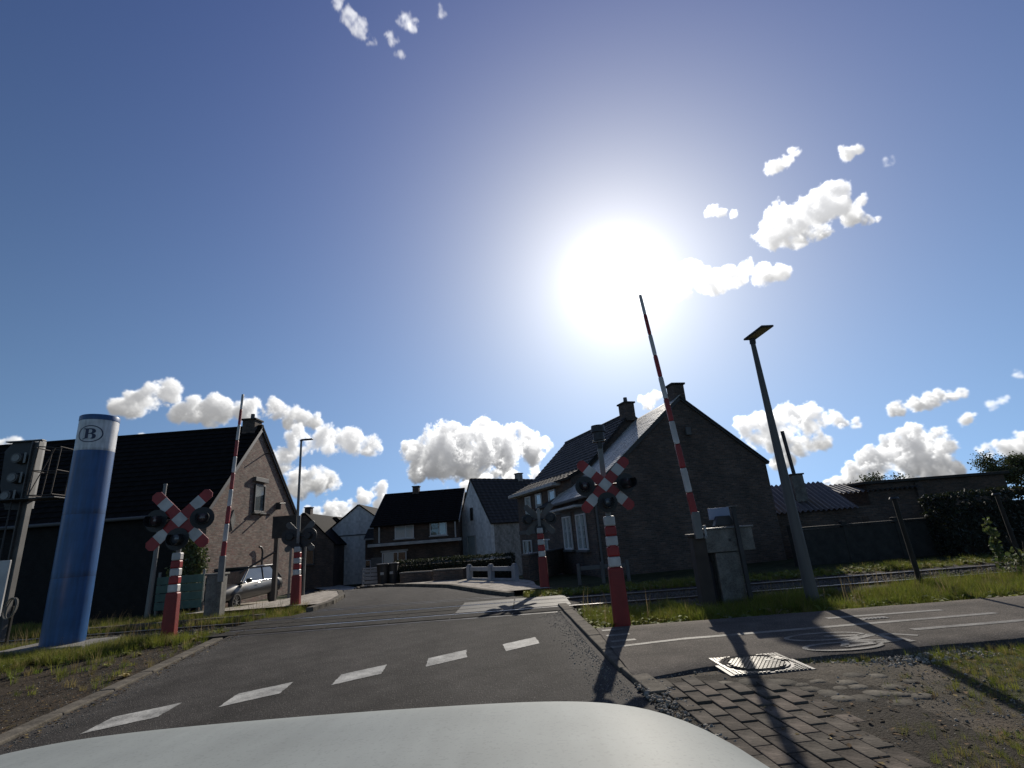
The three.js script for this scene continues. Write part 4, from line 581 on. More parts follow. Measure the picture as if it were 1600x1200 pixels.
{
  const t = thing('steel_stake', 'slim dark steel post standing in front of the equipment box', 'post', 4.06, -0.05, -10.15); part('post', rb(0.075, 1.82, 0.06, 0.006, 0.02, 0.91, 0), M.darkSteel, t); part('cap', rb(0.17, 0.015, 0.12, 0.004, 0.0, 1.83, 0), M.galv, t);
}
for (const [x, z, h, label] of [[7.66, -10.75, 1.75, 'dark leaning fence post in the right verge, nearest of two'], [11.4, -12.6, 1.7, 'dark fence post by the track at the far right edge']]) {
  const t = thing('fence_post', label, 'fence post', x, -0.05, z, 0.2, 'dark fence posts in the right verge'); part('post', cyl(0.05, 0.04, [0, 0, 0], [-0.06, h, 0], 8), M.sleeper, t); part('cap', cyl(0.09, 0.07, [-0.06, h, 0], [-0.06, h + 0.04, 0], 8), M.darkSteel, t);
}
// ------------------------------------------------------------------ cars
function carBody(L, W, H) { // lower body as a lofted shell, x along the length
  const S = [[-0.5, 0.42, 0.60, 0.86], [-0.485, 0.30, 0.66, 0.93], [-0.42, 0.24, 0.70, 0.98], [-0.28, 0.22, 0.72, 1], [0, 0.22, 0.68, 1], [0.18, 0.22, 0.66, 1], [0.3, 0.22, 0.63, 0.99], [0.42, 0.24, 0.56, 0.95], [0.48, 0.3, 0.49, 0.86], [0.5, 0.36, 0.42, 0.74]];
  const P = [], I = [], N = 16; S.forEach(([s, lo, hi, w]) => { for (let k = 0; k < N; k++) { const a = k / N * 2 * Math.PI, ca = Math.cos(a), sa = Math.sin(a), q = (v) => Math.sign(v) * Math.pow(Math.abs(v), 0.42); P.push(s * L, (lo + hi) / 2 * H + q(sa) * (hi - lo) / 2 * H, q(ca) * W / 2 * w * (sa > 0.3 ? 0.96 : 1)); } });
  for (let j = 0; j < S.length - 1; j++) for (let k = 0; k < N; k++) { const a = j * N + k, b = j * N + (k + 1) % N; I.push(a, a + N, b, b, a + N, b + N); }
  for (const [j, f] of [[0, 1], [S.length - 1, -1]]) { const c = P.length / 3; P.push(S[j][0] * L, (S[j][1] + S[j][2]) / 2 * H, 0); for (let k = 0; k < N; k++) { const a = j * N + k, b = j * N + (k + 1) % N; f > 0 ? I.push(c, a, b) : I.push(c, b, a); } }
  const g = new THREE.BufferGeometry(); g.setAttribute('position', new THREE.Float32BufferAttribute(P, 3)); g.setIndex(I); g.computeVertexNormals(); return g;
}
function car(x, z, turn, label, L = 4.2) {
  const W = 1.76, H = 1.47, t = thing('parked_car', label, 'car', x, terrain(x, z) + 0.0, z, turn);
  part('body', carBody(L, W, H), M.carPaint, t);
  const cab = (x0, x1, x2, x3, y0, y1, w0, w1) => { const P = [[x0, y0, w0], [x1, y1, w1], [x2, y1, w1], [x3, y0, w0]]; return P; };
  const C0 = [[-0.47 * L, 0.93, 0.8], [-0.36 * L, 1.40, 0.62], [0.06 * L, 1.42, 0.62], [0.25 * L, 0.92, 0.8]];
  const v = (i, s, k = 1) => [C0[i][0], C0[i][1], s * C0[i][2] * k];
  part('roof', uvm(ext([[C0[1][0] - 0.03, -0.64], [C0[2][0] + 0.05, -0.64], [C0[2][0] + 0.09, 0], [C0[2][0] + 0.05, 0.64], [C0[1][0] - 0.03, 0.64]], 0.045, 0.02).rotateX(-Math.PI / 2).translate(0, 1.40, 0)), M.carPaint, t);
  part('windscreen', quad(v(3, 1), v(3, -1), v(2, -1), v(2, 1)), M.carGlass, t); part('rear_window', quad(v(0, -1), v(0, 1), v(1, 1), v(1, -1)), M.carGlass, t);
  for (const s of [1, -1]) { part('side_window', s > 0 ? quad(v(0, s), v(3, s), v(2, s), v(1, s)) : quad(v(3, s), v(0, s), v(1, s), v(2, s)), M.carGlass, t); const pl = []; for (const q of [0.0, 0.47, 0.97]) { const a = V3(...v(0, s, 1.005)).lerp(V3(...v(3, s, 1.005)), mix(0.02, 0.98, q)), b = V3(...v(1, s, 1.005)).lerp(V3(...v(2, s, 1.005)), q); pl.push(cyl(0.03, 0.028, a.toArray(), b.toArray(), 6)); } part('pillar', pl, M.carPaint, t); const mr = part('mirror', rb(0.12, 0.13, 0.18, 0.04, 0.17 * L, 1.0, s * 0.95, 2), M.carPaint, t);
    part('door_handle', rb(0.16, 0.03, 0.03, 0.01, -0.1, 0.86, s * 0.885), M.chrome, t); part('sill_trim', rb(1.9, 0.03, 0.02, 0.006, -0.1, 0.93, s * 0.83), M.chrome, t);
    part('headlight', rb(0.22, 0.12, 0.36, 0.04, 0.452 * L, 0.66, s * 0.6, 2), M.lens, t); part('tail_light', rb(0.1, 0.2, 0.3, 0.04, -0.478 * L, 0.85, s * 0.62, 2), M.lensRed, t);
    for (const q of [0.3, -0.31]) { const w = part('wheel', new THREE.TorusGeometry(0.245, 0.075, 12, 28).translate(q * L, 0.32, s * 0.8), M.tyre, t); const sp = [new THREE.CylinderGeometry(0.06, 0.06, 0.05, 12).rotateX(Math.PI / 2)]; for (let k = 0; k < 9; k++) sp.push(bx(0.022, 0.19, 0.02, 0, 0.12, 0, 0, 0, 0).rotateZ(k / 9 * 6.283)); part('rim', sp.map((g) => g.translate(q * L, 0.32, s * 0.85)), M.galv, w); } }
  part('grille', rb(0.06, 0.16, 0.9, 0.02, 0.487 * L, 0.5, 0), M.black, t); part('number_plate', rb(0.02, 0.11, 0.5, 0.004, 0.502 * L, 0.42, 0), M.trim, t);
  return t;
}
car(-10.95, -20.1, -Math.PI / 2 - 0.04, 'dark grey hatchback parked nose forward beside the brick gable on the left');
car(-4.15, -33.0, 0.15, 'dark car standing behind the clipped hedge before the gabled house');
// ------------------------------------------------------------------ houses
function courses(w, len, step, over, thick, wave) { // a roof slope lying in x (along eave) and y (up the slope), each row of tiles lapping the one below
  const P = [], U = [], I = [], n = Math.ceil(len / step), nx = wave ? Math.max(2, Math.round(w / 0.115)) : Math.max(2, Math.round(w / 0.6)), r = rng(Math.round(w * 100 + len * 10));
  for (let j = 0; j < n; j++) { const y0 = j * step, y1 = Math.min(len, (j + 1) * step) + 0.02; const o = P.length / 3; for (let i = 0; i <= nx; i++) { const x = i / nx * w, z = (wave ? wave * Math.cos(i * Math.PI * 0.5) : 0) + 0.006 * (r() - 0.5); P.push(x, y0, 0, x, y0 + 0.004, thick + z, x, y1, 0.004 + z * 0.9); U.push(x, y0, x, y0 + 0.01, x, y1); } for (let i = 0; i < nx; i++) { const a = o + i * 3, b = a + 3; I.push(a, b, b + 1, a, b + 1, a + 1, a + 1, b + 1, b + 2, a + 1, b + 2, a + 2); } }
  let g = new THREE.BufferGeometry(); g.setAttribute('position', new THREE.Float32BufferAttribute(P, 3)); g.setAttribute('uv', new THREE.Float32BufferAttribute(U, 2)); g.setIndex(I); g = g.toNonIndexed(); g.computeVertexNormals(); return g;
}
function slates(w, len, sw, sh) { const r = rng(71), out = []; const n = Math.ceil(len / sh), nx = Math.ceil(w / sw); const base = bx(sw * 0.97, sh * 1.25, 0.012); for (let j = 0; j < n; j++) for (let i = 0; i <= nx; i++) { const x = Math.min(w - sw * 0.25, Math.max(sw * 0.25, (i + (j % 2 ? 0.5 : 0)) * sw)); const g = base.clone(); g.rotateX(-0.045 + 0.012 * (r() - 0.5)); g.rotateZ(0.03 * (r() - 0.5)); g.translate(x, j * sh + sh * 0.5, 0.014 + 0.006 * r()); out.push([g, Math.floor(r() * 3)]); } return [0, 1, 2].map((k) => join(out.filter((q) => q[1] === k).map((q) => q[0]))); }
// put a slope's own (x, y, z) onto a building: corner, direction of the eave, direction up the slope
function lay(mesh, corner, ex, ey) { const X = V3(...ex).normalize(), Y = V3(...ey).normalize(), Z = X.clone().cross(Y).normalize(); const m = new THREE.Matrix4().makeBasis(X, Y, Z).setPosition(...corner); mesh.applyMatrix4(m); return mesh; }
// a house whose gable stands in x,y at z = 0 and which runs back to z = -len; p: outline of the gable wall
function windowAt(parent, w, h, x, y, z, turn, o = {}) {
  const f = o.frame ?? M.frame, b = 0.06, g = [rb(w, b, 0.07, 0.006, 0, h / 2 - b / 2, 0.05), rb(w, b, 0.07, 0.006, 0, -h / 2 + b / 2, 0.05), rb(b, h - 2 * b, 0.07, 0.006, -w / 2 + b / 2, 0, 0.05), rb(b, h - 2 * b, 0.07, 0.006, w / 2 - b / 2, 0, 0.05)];
  for (const q of o.bars ?? []) g.push(rb(b * 0.9, h - 2 * b, 0.065, 0.006, q * w / 2, 0, 0.05));
  const win = part('window', g, f, parent, x, y, z); win.rotation.y = turn;
  part('pane', bx(w - 2 * b, h - 2 * b, 0.004, 0, 0, 0.045), M.pane, win);
  part('blind', bx(w - b, h - b, 0.012, 0, 0, 0.012), o.blind ?? M.inside, win);
  if (o.net) part('curtain', bx((w - 2 * b) * o.net[1], h - 2.2 * b, 0.01, (w / 2 - b) * o.net[0], 0, 0.026), M.curtain, win);
  if (o.sill !== false) part('sill', rb(w + 0.16, 0.07, 0.16, 0.01, 0, -h / 2 - 0.045, 0.07), o.sillMat ?? M.trimGrey, win);
  if (o.lintel) part('lintel', rb(w + 0.24, 0.13, 0.06, 0.01, 0, h / 2 + 0.08, 0.015), o.lintel, win);
  return win;
}
function chimney(parent, mat, w, d, h, x, y, z, pot) { const c = part('chimney', [bx(w, h, d, 0, h / 2, 0)], mat, parent, x, y, z); part('cap', rb(w + 0.12, 0.08, d + 0.12, 0.012, 0, h + 0.04, 0), M.concreteDark, c); if (pot) part('pot', cyl(0.1, 0.09, [0, h + 0.08, 0], [0, h + 0.36, 0], 12), M.trimGrey, c); return c; }
// left house: long dark roof, gable to the street in low sun
{
  const gy = -0.35, t = thing('brick_house', 'long brick house with steep dark roof and sunlit gable, on the left', 'house', -12.2, gy, -20.05, Math.PI / 2);
  const W = 7.88, ap = 3.58, yA = 7.4 - gy, yE = 3.5 - gy, L = 34;
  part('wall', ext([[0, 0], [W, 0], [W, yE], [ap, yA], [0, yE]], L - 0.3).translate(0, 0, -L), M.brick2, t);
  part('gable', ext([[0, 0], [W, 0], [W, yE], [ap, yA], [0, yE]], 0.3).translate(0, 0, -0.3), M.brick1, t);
  part('shade_wall_sheet', bx(0.04, yE - 0.1, L - 0.4, -0.022, (yE - 0.1) / 2, -L / 2 - 0.2), M.shadeWall, t);  // dark sheet over the side brick; the wall's shade is painted into it
  const sl = (dx) => Math.hypot(dx, yA - yE);
  const uL = [ap, yA - yE, 0], uR = [-(W - ap), yA - yE, 0], nL = sl(ap), nR = sl(W - ap), ov = 0.3;
  const rf = part('roof', [lay(bx(L + 0.12, nL + ov + 0.02, 0.09, L / 2, (nL - ov) / 2, 0.05), [0, yE, -L], [0, 0, 1], uL), lay(bx(L + 0.12, nR + ov + 0.02, 0.09, L / 2 - 0.06 + 0.06, (nR - ov) / 2, 0.05), [W, yE, 0.06], [0, 0, -1], uR)], M.tileDark, t);
  const a = part('roof_tiles', [lay(courses(L + 0.08, nL + ov, 0.31, 0, 0.04, 0.012).translate(0, -ov, 0.1), [0, yE, -L], [0, 0, 1], uL), lay(courses(L + 0.08, nR + ov, 0.31, 0, 0.04, 0.012).translate(0, -ov, 0.1), [W, yE, 0.06], [0, 0, -1], uR)], M.tileDark, rf); a.userData.kind = 'stuff';
  part('ridge_tiles', cyl(0.11, 0.11, [ap, yA + 0.11, -L], [ap, yA + 0.11, 0.08], 10), M.tileDark, rf);
  part('barge_board', [lay(bx(nL + ov, 0.16, 0.03, (nL - ov) / 2, 0.0, 0), [0, yE, 0.08], uL, [-(yA - yE), ap, 0]), lay(bx(nR + ov, 0.16, 0.03, -(nR - ov) / 2, 0.0, 0), [W, yE, 0.08], [W - ap, -(yA - yE), 0], [yA - yE, W - ap, 0])], M.frameDark, t);
  chimney(t, M.brick2, 0.66, 0.6, 0.95, ap - 0.05, yA - 0.55, -0.42, true);
  part('gutter', cyl(0.07, 0.07, [-0.32, yE - 0.2, -L], [-0.32, yE - 0.2, 0.05], 8), M.trimGrey, t);
  windowAt(t, 0.95, 1.25, ap + 0.22, 4.14 - gy, 0.0, 0, { frame: M.frameDark, blind: new THREE.MeshStandardMaterial({ color: C(0.16, 0.15, 0.14), roughness: 0.8 }), sillMat: M.concreteGrey });
  part('awning_case', rb(1.2, 0.2, 0.16, 0.015, ap + 0.16, 4.98 - gy, 0.09), M.trimGrey, t);
  part('wall_bracket', [rb(0.06, 0.06, 0.4, 0.006, ap - 0.25, 3.4 - gy, 0.2), rb(0.06, 0.06, 0.4, 0.006, ap + 0.65, 3.4 - gy, 0.2)], M.rust, t);
  part('diamond_tile', ext([[0, -0.42], [0.2, 0], [0, 0.42], [-0.2, 0]], 0.03, 0.01).translate(1.75, 3.1 - gy, 0.0), M.concreteGrey, t);
  part('cable_bracket', [rb(0.05, 0.35, 0.25, 0.006, 5.6, 3.9 - gy, 0.12), cyl(0.03, 0.03, [5.4, 4.0 - gy, 0.25], [6.0, 4.05 - gy, 0.25], 8)], M.darkSteel, t);
  part('ridge_bracket', rb(0.05, 0.05, 0.45, 0.006, ap + 0.55, 6.3 - gy, 0.22), M.rust, t);
  const vp = new THREE.TorusGeometry(0.28, 0.045, 8, 14, Math.PI * 0.55).translate(4.0, 1.7 - gy, 0.12); part('vent_pipe', [vp, cyl(0.045, 0.045, [4.28, 0.9 - gy, 0.12], [4.28, 1.7 - gy, 0.12], 8)], M.darkSteel, t);
}
// right: low brick house, gable towards the railway, pale slates on the sunny slope
{
  const a = 12 * RAD, gy = -0.75, t = thing('brick_house', 'dark brick house on the right with gable to the railway and pale slate slope', 'house', 2.62, gy, -19.07, a);
  const W = 7.48, ap = 4.18, yA = 6.42 - gy, yL = 2.95 - gy, yR = 3.7 - gy, L = 5.2;
  part('wall', ext([[0, 0], [W, 0], [W, yR], [ap, yA], [0, yL]], L + 3).translate(0, 0, -L - 3), M.brick2, t);
  const uL = [ap, yA - yL, 0], uR = [-(W - ap), yA - yR, 0], nL = Math.hypot(...uL), nR = Math.hypot(...uR), ov = 0.28;
  const LR = L + 3;
  const rf = part('roof', [lay(bx(LR + 0.1, nL + ov, 0.07, LR / 2, (nL - ov) / 2, 0.04), [0, yL, -LR], [0, 0, 1], uL), lay(bx(LR + 0.1, nR + 0.1, 0.07, LR / 2, (nR - 0.1) / 2, 0.04), [W, yR, 0.05], [0, 0, -1], uR), lay(bx(LR, nR, 0.05, LR / 2, nR / 2, 0.1), [W, yR, 0], [0, 0, -1], uR)], M.slateDark, t);
  slates(L + 0.1, nL + ov, 0.24, 0.17).forEach((g, i) => { const s = part('slates', lay(g.translate(0, -ov, 0.08), [0, yL, -L - 0.02], [0, 0, 1], uL), M.slate[i], rf); s.userData.kind = 'stuff'; });
  part('barge_board', [lay(bx(nL + ov, 0.13, 0.03, (nL - ov) / 2, 0.0, 0), [0, yL, 0.06], uL, [-(yA - yL), ap, 0]), lay(bx(nR, 0.1, 0.03, -nR / 2, 0.0, 0), [W, yR, 0.06], [W - ap, -(yA - yR), 0], [yA - yR, W - ap, 0])], M.frameDark, t);
  chimney(t, M.brick2, 0.5, 0.5, 0.75, ap + 0.08, yA - 0.15, -0.3);
  part('eave_corbel', rb(0.16, 0.14, 0.3, 0.01, W + 0.06, yR - 0.02, -0.1), M.brick2, t);
  part('gutter', cyl(0.06, 0.06, [-0.25, yL - 0.17, -L], [-0.25, yL - 0.17, 0.05], 8), M.trimGrey, t);
  part('wall_lamp', [rb(0.22, 0.32, 0.12, 0.02, ap + 0.1, 5.05 - gy, 0.07)], M.trimGrey, t);
  part('downpipe', cyl(0.045, 0.045, [0.08, 0, 0.06], [0.08, yL - 0.2, 0.06], 8), M.trimGrey, t);
  for (const z of [-1.5, -3.4]) windowAt(t, 1.15, 1.35, 0, 1.55 - gy, z, -Math.PI / 2, { bars: [0], blind: M.inside, net: [-0.2, 0.7], sillMat: M.trimGrey, lintel: M.trimGrey });
  part('string_course', [bx(0.05, 0.16, L + 0.2, -0.03, 2.45 - gy, -L / 2)], M.trimGrey, t);
  part('canopy', rb(0.5, 0.09, 3.6, 0.015, -0.26, 2.5 - gy, -2.5), M.trim, t);
}
// taller terraced house behind it, along the street
{
  const turn = -(Math.PI / 2 - 19.5 * RAD); // its front looks to the left, onto the street
  const gy = -1.2, t = thing('terraced_house', 'taller house with dark mansard roof and three bright upper windows facing the street', 'house', 1.9 - 0.335 * 6.3, gy, -24 - 0.942 * 6.3, turn);
  // x runs along the front from its far end to its near end, z comes out of the front
  const W = 7.5, D = 7.0, yE = 3.9 - gy, yR = 6.8 - gy;
  part('wall', ext([[0, 0], [0, yE], [-0.9, yE + 0.42], [-3.5, yR], [-D, yE], [-D, 0]], W).rotateY(-Math.PI / 2).translate(W, 0, 0), M.brick2, t);
  const seg = [[0.25, yE - 0.05], [-0.9, yE + 0.5], [-3.5, yR + 0.06], [-D - 0.2, yE - 0.1]], rg = [], tg = [];
  for (let i = 0; i < 3; i++) { const [z0, y0] = seg[i], [z1, y1] = seg[i + 1], n = Math.hypot(z1 - z0, y1 - y0); if (i < 2) { rg.push(lay(bx(W + 0.2, n, 0.07, W / 2, n / 2, 0), [0, y0, z0], [1, 0, 0], [0, y1 - y0, z1 - z0])); tg.push(lay(courses(W + 0.2, n, 0.28, 0, 0.035, 0.01).translate(-0.1, 0, 0.04), [0, y0, z0], [1, 0, 0], [0, y1 - y0, z1 - z0])); } else rg.push(lay(bx(W + 0.2, n, 0.07, W / 2, n / 2, 0), [W, y1, z1], [-1, 0, 0], [0, y0 - y1, z0 - z1])); }
  const rf = part('roof', rg, M.tileBrown, t); part('roof_tiles', tg, M.tileBrown, rf).userData.kind = 'stuff';
  part('ridge_tiles', cyl(0.1, 0.1, [-0.1, yR + 0.1, -3.5], [W + 0.1, yR + 0.1, -3.5], 10), M.tileBrown, rf);
  const ch = chimney(t, M.brick2, 0.62, 0.5, 0.85, W - 0.15, yR - 0.3, -3.45, true);
  part('cornice', rb(6.6, 0.16, 0.5, 0.02, 3.05, yE - 0.12, 0.22), M.trim, t);
  for (const x of [1.9, 3.5, 5.3]) windowAt(t, 0.8, 1.2, x, 3.0 - gy, 0.01, 0, { blind: M.curtain, sillMat: M.trimGrey });
  for (const x of [1.3, 4.2]) windowAt(t, 1.3, 1.6, x, 0.55 - gy, 0.01, 0, { bars: [0], blind: M.inside, net: [-0.3, 0.5] });
  part('front_band', rb(W, 0.2, 0.06, 0.01, W / 2, 1.75 - gy, 0.02), M.trimGrey, t);
  part('door', rb(0.95, 2.2, 0.08, 0.01, 2.75, 1.1 + 0.15, 0.03), M.frameDark, t);
}
// middle house facing the crossing
{
  const gy = -1.3, t = thing('detached_house', 'two storey brick house with dark tiled roof and white framed windows facing the crossing', 'house', -11.75, gy, -41.2, -0.03);
  const W = 6.7, D = 7.5, yC = 1.75 - gy, yE = 3.3 - gy, yR = 5.85 - gy, zR = -3.6;
  part('wall', [bx(W, yE, D, W / 2, yE / 2, -D / 2), ext([[0.0, yE], [0.0, yE + 0.01], [zR, yR - 0.12], [-D, yE + 0.01], [-D, yE]].map(([z, y]) => [z, y]), W).rotateY(-Math.PI / 2).translate(W, 0, 0)], M.brick3, t);
  const up = [0, yR - yE + 0.2, zR - 0.45], n = Math.hypot(up[1], up[2]), dn = [0, yR - yE, -D - zR], n2 = Math.hypot(dn[1], dn[2]);
  const rf = part('roof', [lay(bx(W + 0.3, n, 0.09, W / 2, n / 2, 0.03), [0, yE - 0.2, 0.45], [1, 0, 0], up), lay(bx(W + 0.3, n2, 0.09, W / 2, n2 / 2, 0.03), [W, yE, -D], [-1, 0, 0], [0, yR - yE, D + zR])], M.tileDark, t);
  part('roof_tiles', [lay(courses(W + 0.3, n, 0.3, 0, 0.04, 0.018).translate(-0.15, 0, 0.08), [0, yE - 0.2, 0.45], [1, 0, 0], up)], M.tileDark, rf).userData.kind = 'stuff';
  part('ridge_tiles', cyl(0.11, 0.11, [-0.15, yR + 0.06, zR], [W + 0.15, yR + 0.06, zR], 10), M.tileDark, rf);
  for (const x of [-0.16, W + 0.16]) part('barge_board', lay(bx(n, 0.2, 0.04, n / 2, 0, 0), [x, yE - 0.2, 0.47], up, [0, -up[2], up[1]]), M.trim, t);
  chimney(t, M.brick2, 0.55, 0.5, 0.7, 2.6, yR - 0.15, zR);
  part('cornice', rb(W + 0.5, 0.22, 0.75, 0.02, W / 2, yC, 0.33), M.trim, t);
  for (const x of [0.55, W - 0.18]) part('corner_post', rb(0.1, yE - yC - 0.3, 0.12, 0.01, x, (yE + yC) / 2, 0.35), M.trim, t);
  windowAt(t, 1.5, 1.12, 2.45, 2.68 - gy, 0.01, 0, { bars: [0.15], blind: M.curtain, sillMat: M.trim }); windowAt(t, 1.35, 1.15, 5.15, 2.72 - gy, 0.01, 0, { bars: [0.1], blind: new THREE.MeshStandardMaterial({ color: C(0.2, 0.2, 0.19) }), net: [0.5, 0.4], sillMat: M.trim });
  windowAt(t, 1.9, 1.5, 1.65, 0.42 - gy, 0.01, 0, { bars: [0.3], blind: M.inside, net: [-0.5, 0.45], lintel: M.trim });
  part('front_door', rb(0.95, 2.1, 0.08, 0.01, 0.3, 1.05 + 0.05, 0.03), M.trimGrey, t);
}
// white house with a gable left of it
{
  const gy = -1.35, t = thing('gabled_house', 'white rendered house with plain gable and one small dark window', 'house', -17.75, gy, -46.2, 0.02);
  const W = 6.2, yE = 2.85 - gy, yA = 5.35 - gy, ap = 3.2, L = 9;
  part('wall', ext([[0, 0], [W, 0], [W, yE + 0.25], [ap, yA], [0, yE]], L).translate(0, 0, -L), M.render, t);
  const uL = [ap, yA - yE, 0], uR = [-(W - ap), yA - yE - 0.25, 0], nL = Math.hypot(...uL), nR = Math.hypot(...uR);
  part('roof', [lay(bx(L + 0.15, nL + 0.3, 0.1, L / 2 + 0.05, nL / 2 - 0.14, 0.05), [0, yE, -L], [0, 0, 1], uL), lay(bx(L + 0.15, nR + 0.3, 0.1, L / 2 - 0.05, nR / 2 - 0.14, 0.05), [W, yE + 0.25, 0], [0, 0, -1], uR)], M.tileDark, t);
  part('string_course', bx(W + 0.02, 0.09, 0.05, W / 2, yE - 0.05, 0.02), M.trimGrey, t);
  windowAt(t, 0.6, 0.95, 0.9, 2.2 - gy, 0.01, 0, { frame: M.frameDark, blind: M.inside, sill: false }); windowAt(t, 0.5, 0.9, 0.95, -0.1 - gy, 0.01, 0, { frame: M.trimGrey, blind: M.curtain, sill: false });
  const w = thing('house_wing', 'low brick wing with pale roof edge between the white gable and the middle house', 'house wing', -13.3, gy, -45.2); part('wall', bx(2.0, 3.7, 4, 0.7, 1.85, -2), M.brick3, w); part('roof', lay(bx(2.2, 2.2, 0.08, 1.1, 1.1, 0.05), [-0.4, 3.62, 0.15], [1, 0, 0], [0, 0.7, -1]), M.tileBrown, w); part('fascia', rb(2.2, 0.12, 0.06, 0.01, 0.7, 3.68, 0.16), M.trim, w); for (const x of [-0.05, 0.75]) windowAt(w, 0.5, 1.4, x, 1.3, 0.01, 0, { blind: M.inside, sill: false });
}
// white gabled house right of the middle one
{
  const gy = -1.35, g = Math.atan2(0.79, 0.61), t = thing('gabled_house', 'white house with slit window in its gable and grey side wall under a dark roof', 'house', -5.3, gy, -43.4, -0.9);
  // gable in x from the far left corner to the corner nearest the viewer, house runs back along -z
  const W = 4.6, yE = 2.85 - gy, yA = 6.35 - gy, ap = 2.15, L = 9;
  part('wall', ext([[0, 0], [W, 0], [W, yE], [ap, yA], [0, yE]], 0.3).translate(0, 0, -0.3), M.render, t);
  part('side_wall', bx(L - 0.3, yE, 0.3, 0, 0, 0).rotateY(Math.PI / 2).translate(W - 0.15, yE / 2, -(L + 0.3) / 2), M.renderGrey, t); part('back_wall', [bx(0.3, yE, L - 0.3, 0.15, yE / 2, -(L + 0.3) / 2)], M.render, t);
  const uL = [ap, yA - yE, 0], uR = [-(W - ap), yA - yE, 0], nL = Math.hypot(...uL), nR = Math.hypot(...uR);
  const rf = part('roof', [lay(bx(L + 0.1, nL + 0.25, 0.1, L / 2, nL / 2 - 0.12, 0.05), [0, yE, -L], [0, 0, 1], uL), lay(bx(L + 0.1, nR + 0.25, 0.1, L / 2, nR / 2 - 0.12, 0.05), [W, yE, 0.05], [0, 0, -1], uR)], M.tileBrown, t);
  part('roof_tiles', lay(courses(L + 0.1, nR + 0.25, 0.3, 0, 0.035, 0.015).translate(0, -0.24, 0.1), [W, yE, 0.05], [0, 0, -1], uR), M.tileBrown, rf).userData.kind = 'stuff';
  chimney(t, M.renderGrey, 0.5, 0.5, 0.8, ap, yA - 0.3, -5.0);
  windowAt(t, 0.35, 1.0, 2.1, 3.6 - gy, 0.01, 0, { frame: M.frameDark, blind: M.inside, sill: false }); windowAt(t, 1.2, 1.5, 1.9, 1.2 - gy, 0.01, 0, { frame: M.trim, blind: M.curtain, sill: false });
  const n = thing('narrow_house', 'narrow white house glimpsed between the middle house and the white gable', 'house', -5.6, gy, -52); part('wall', bx(4.4, 6.1, 4, 0, 3.05, -2), M.render, n); part('roof', lay(bx(4.8, 3.2, 0.1, 2.4, 1.6, 0.05), [-2.4, 5.3, 0.2], [1, 0, 0], [0, 1.2, -1]), M.tileDark, n); windowAt(n, 1.3, 1.1, 0.0, 4.2, 0.01, 0, { blind: M.curtain }); part('fascia', rb(4.6, 0.16, 0.1, 0.01, 0, 5.3, 0.1), M.trim, n); part('band', rb(4.5, 0.2, 0.2, 0.01, 0, 3.0, 0.1), M.trim, n);
}
// dark gables far left
for (const [x, z, W, yA, yE, label] of [[-20.6, -43, 5.0, 4.75, 2.2, 'dark gabled house at the back left, nearest the brick gable'], [-20.3, -50, 4.6, 4.7, 2.6, 'dark gabled house half hidden behind the white rendered gable']]) {
  const gy = -1.35, t = thing('gabled_house', label, 'house', x, gy, z, 0.05); part('wall', ext([[0, 0], [W, 0], [W, yE - gy], [W / 2, yA - gy], [0, yE - gy]], 8).translate(0, 0, -8), M.brick2, t);
  const u = [W / 2, yA - yE, 0], n = Math.hypot(...u); part('roof', [lay(bx(8.2, n + 0.25, 0.1, 4.1, n / 2 - 0.12, 0.05), [0, yE - gy, -8], [0, 0, 1], u), lay(bx(8.2, n + 0.25, 0.1, 4.1, n / 2 - 0.12, 0.05), [W, yE - gy, 0.1], [0, 0, -1], [-u[0], u[1], 0])], M.tileDark, t);
  windowAt(t, 0.9, 1.1, W * 0.6, 2.6, 0.01, 0, { frame: M.trimGrey, blind: M.inside }); if (z > -45) chimney(t, M.brick2, 0.5, 0.6, 0.9, W * 0.5, yA - gy - 0.4, -1);
  else part('flue_pipe', cyl(0.06, 0.06, [W * 0.8, yE - gy + 0.4, -2], [W * 0.8, yA - gy + 0.3, -2], 8), M.darkSteel, t);
}
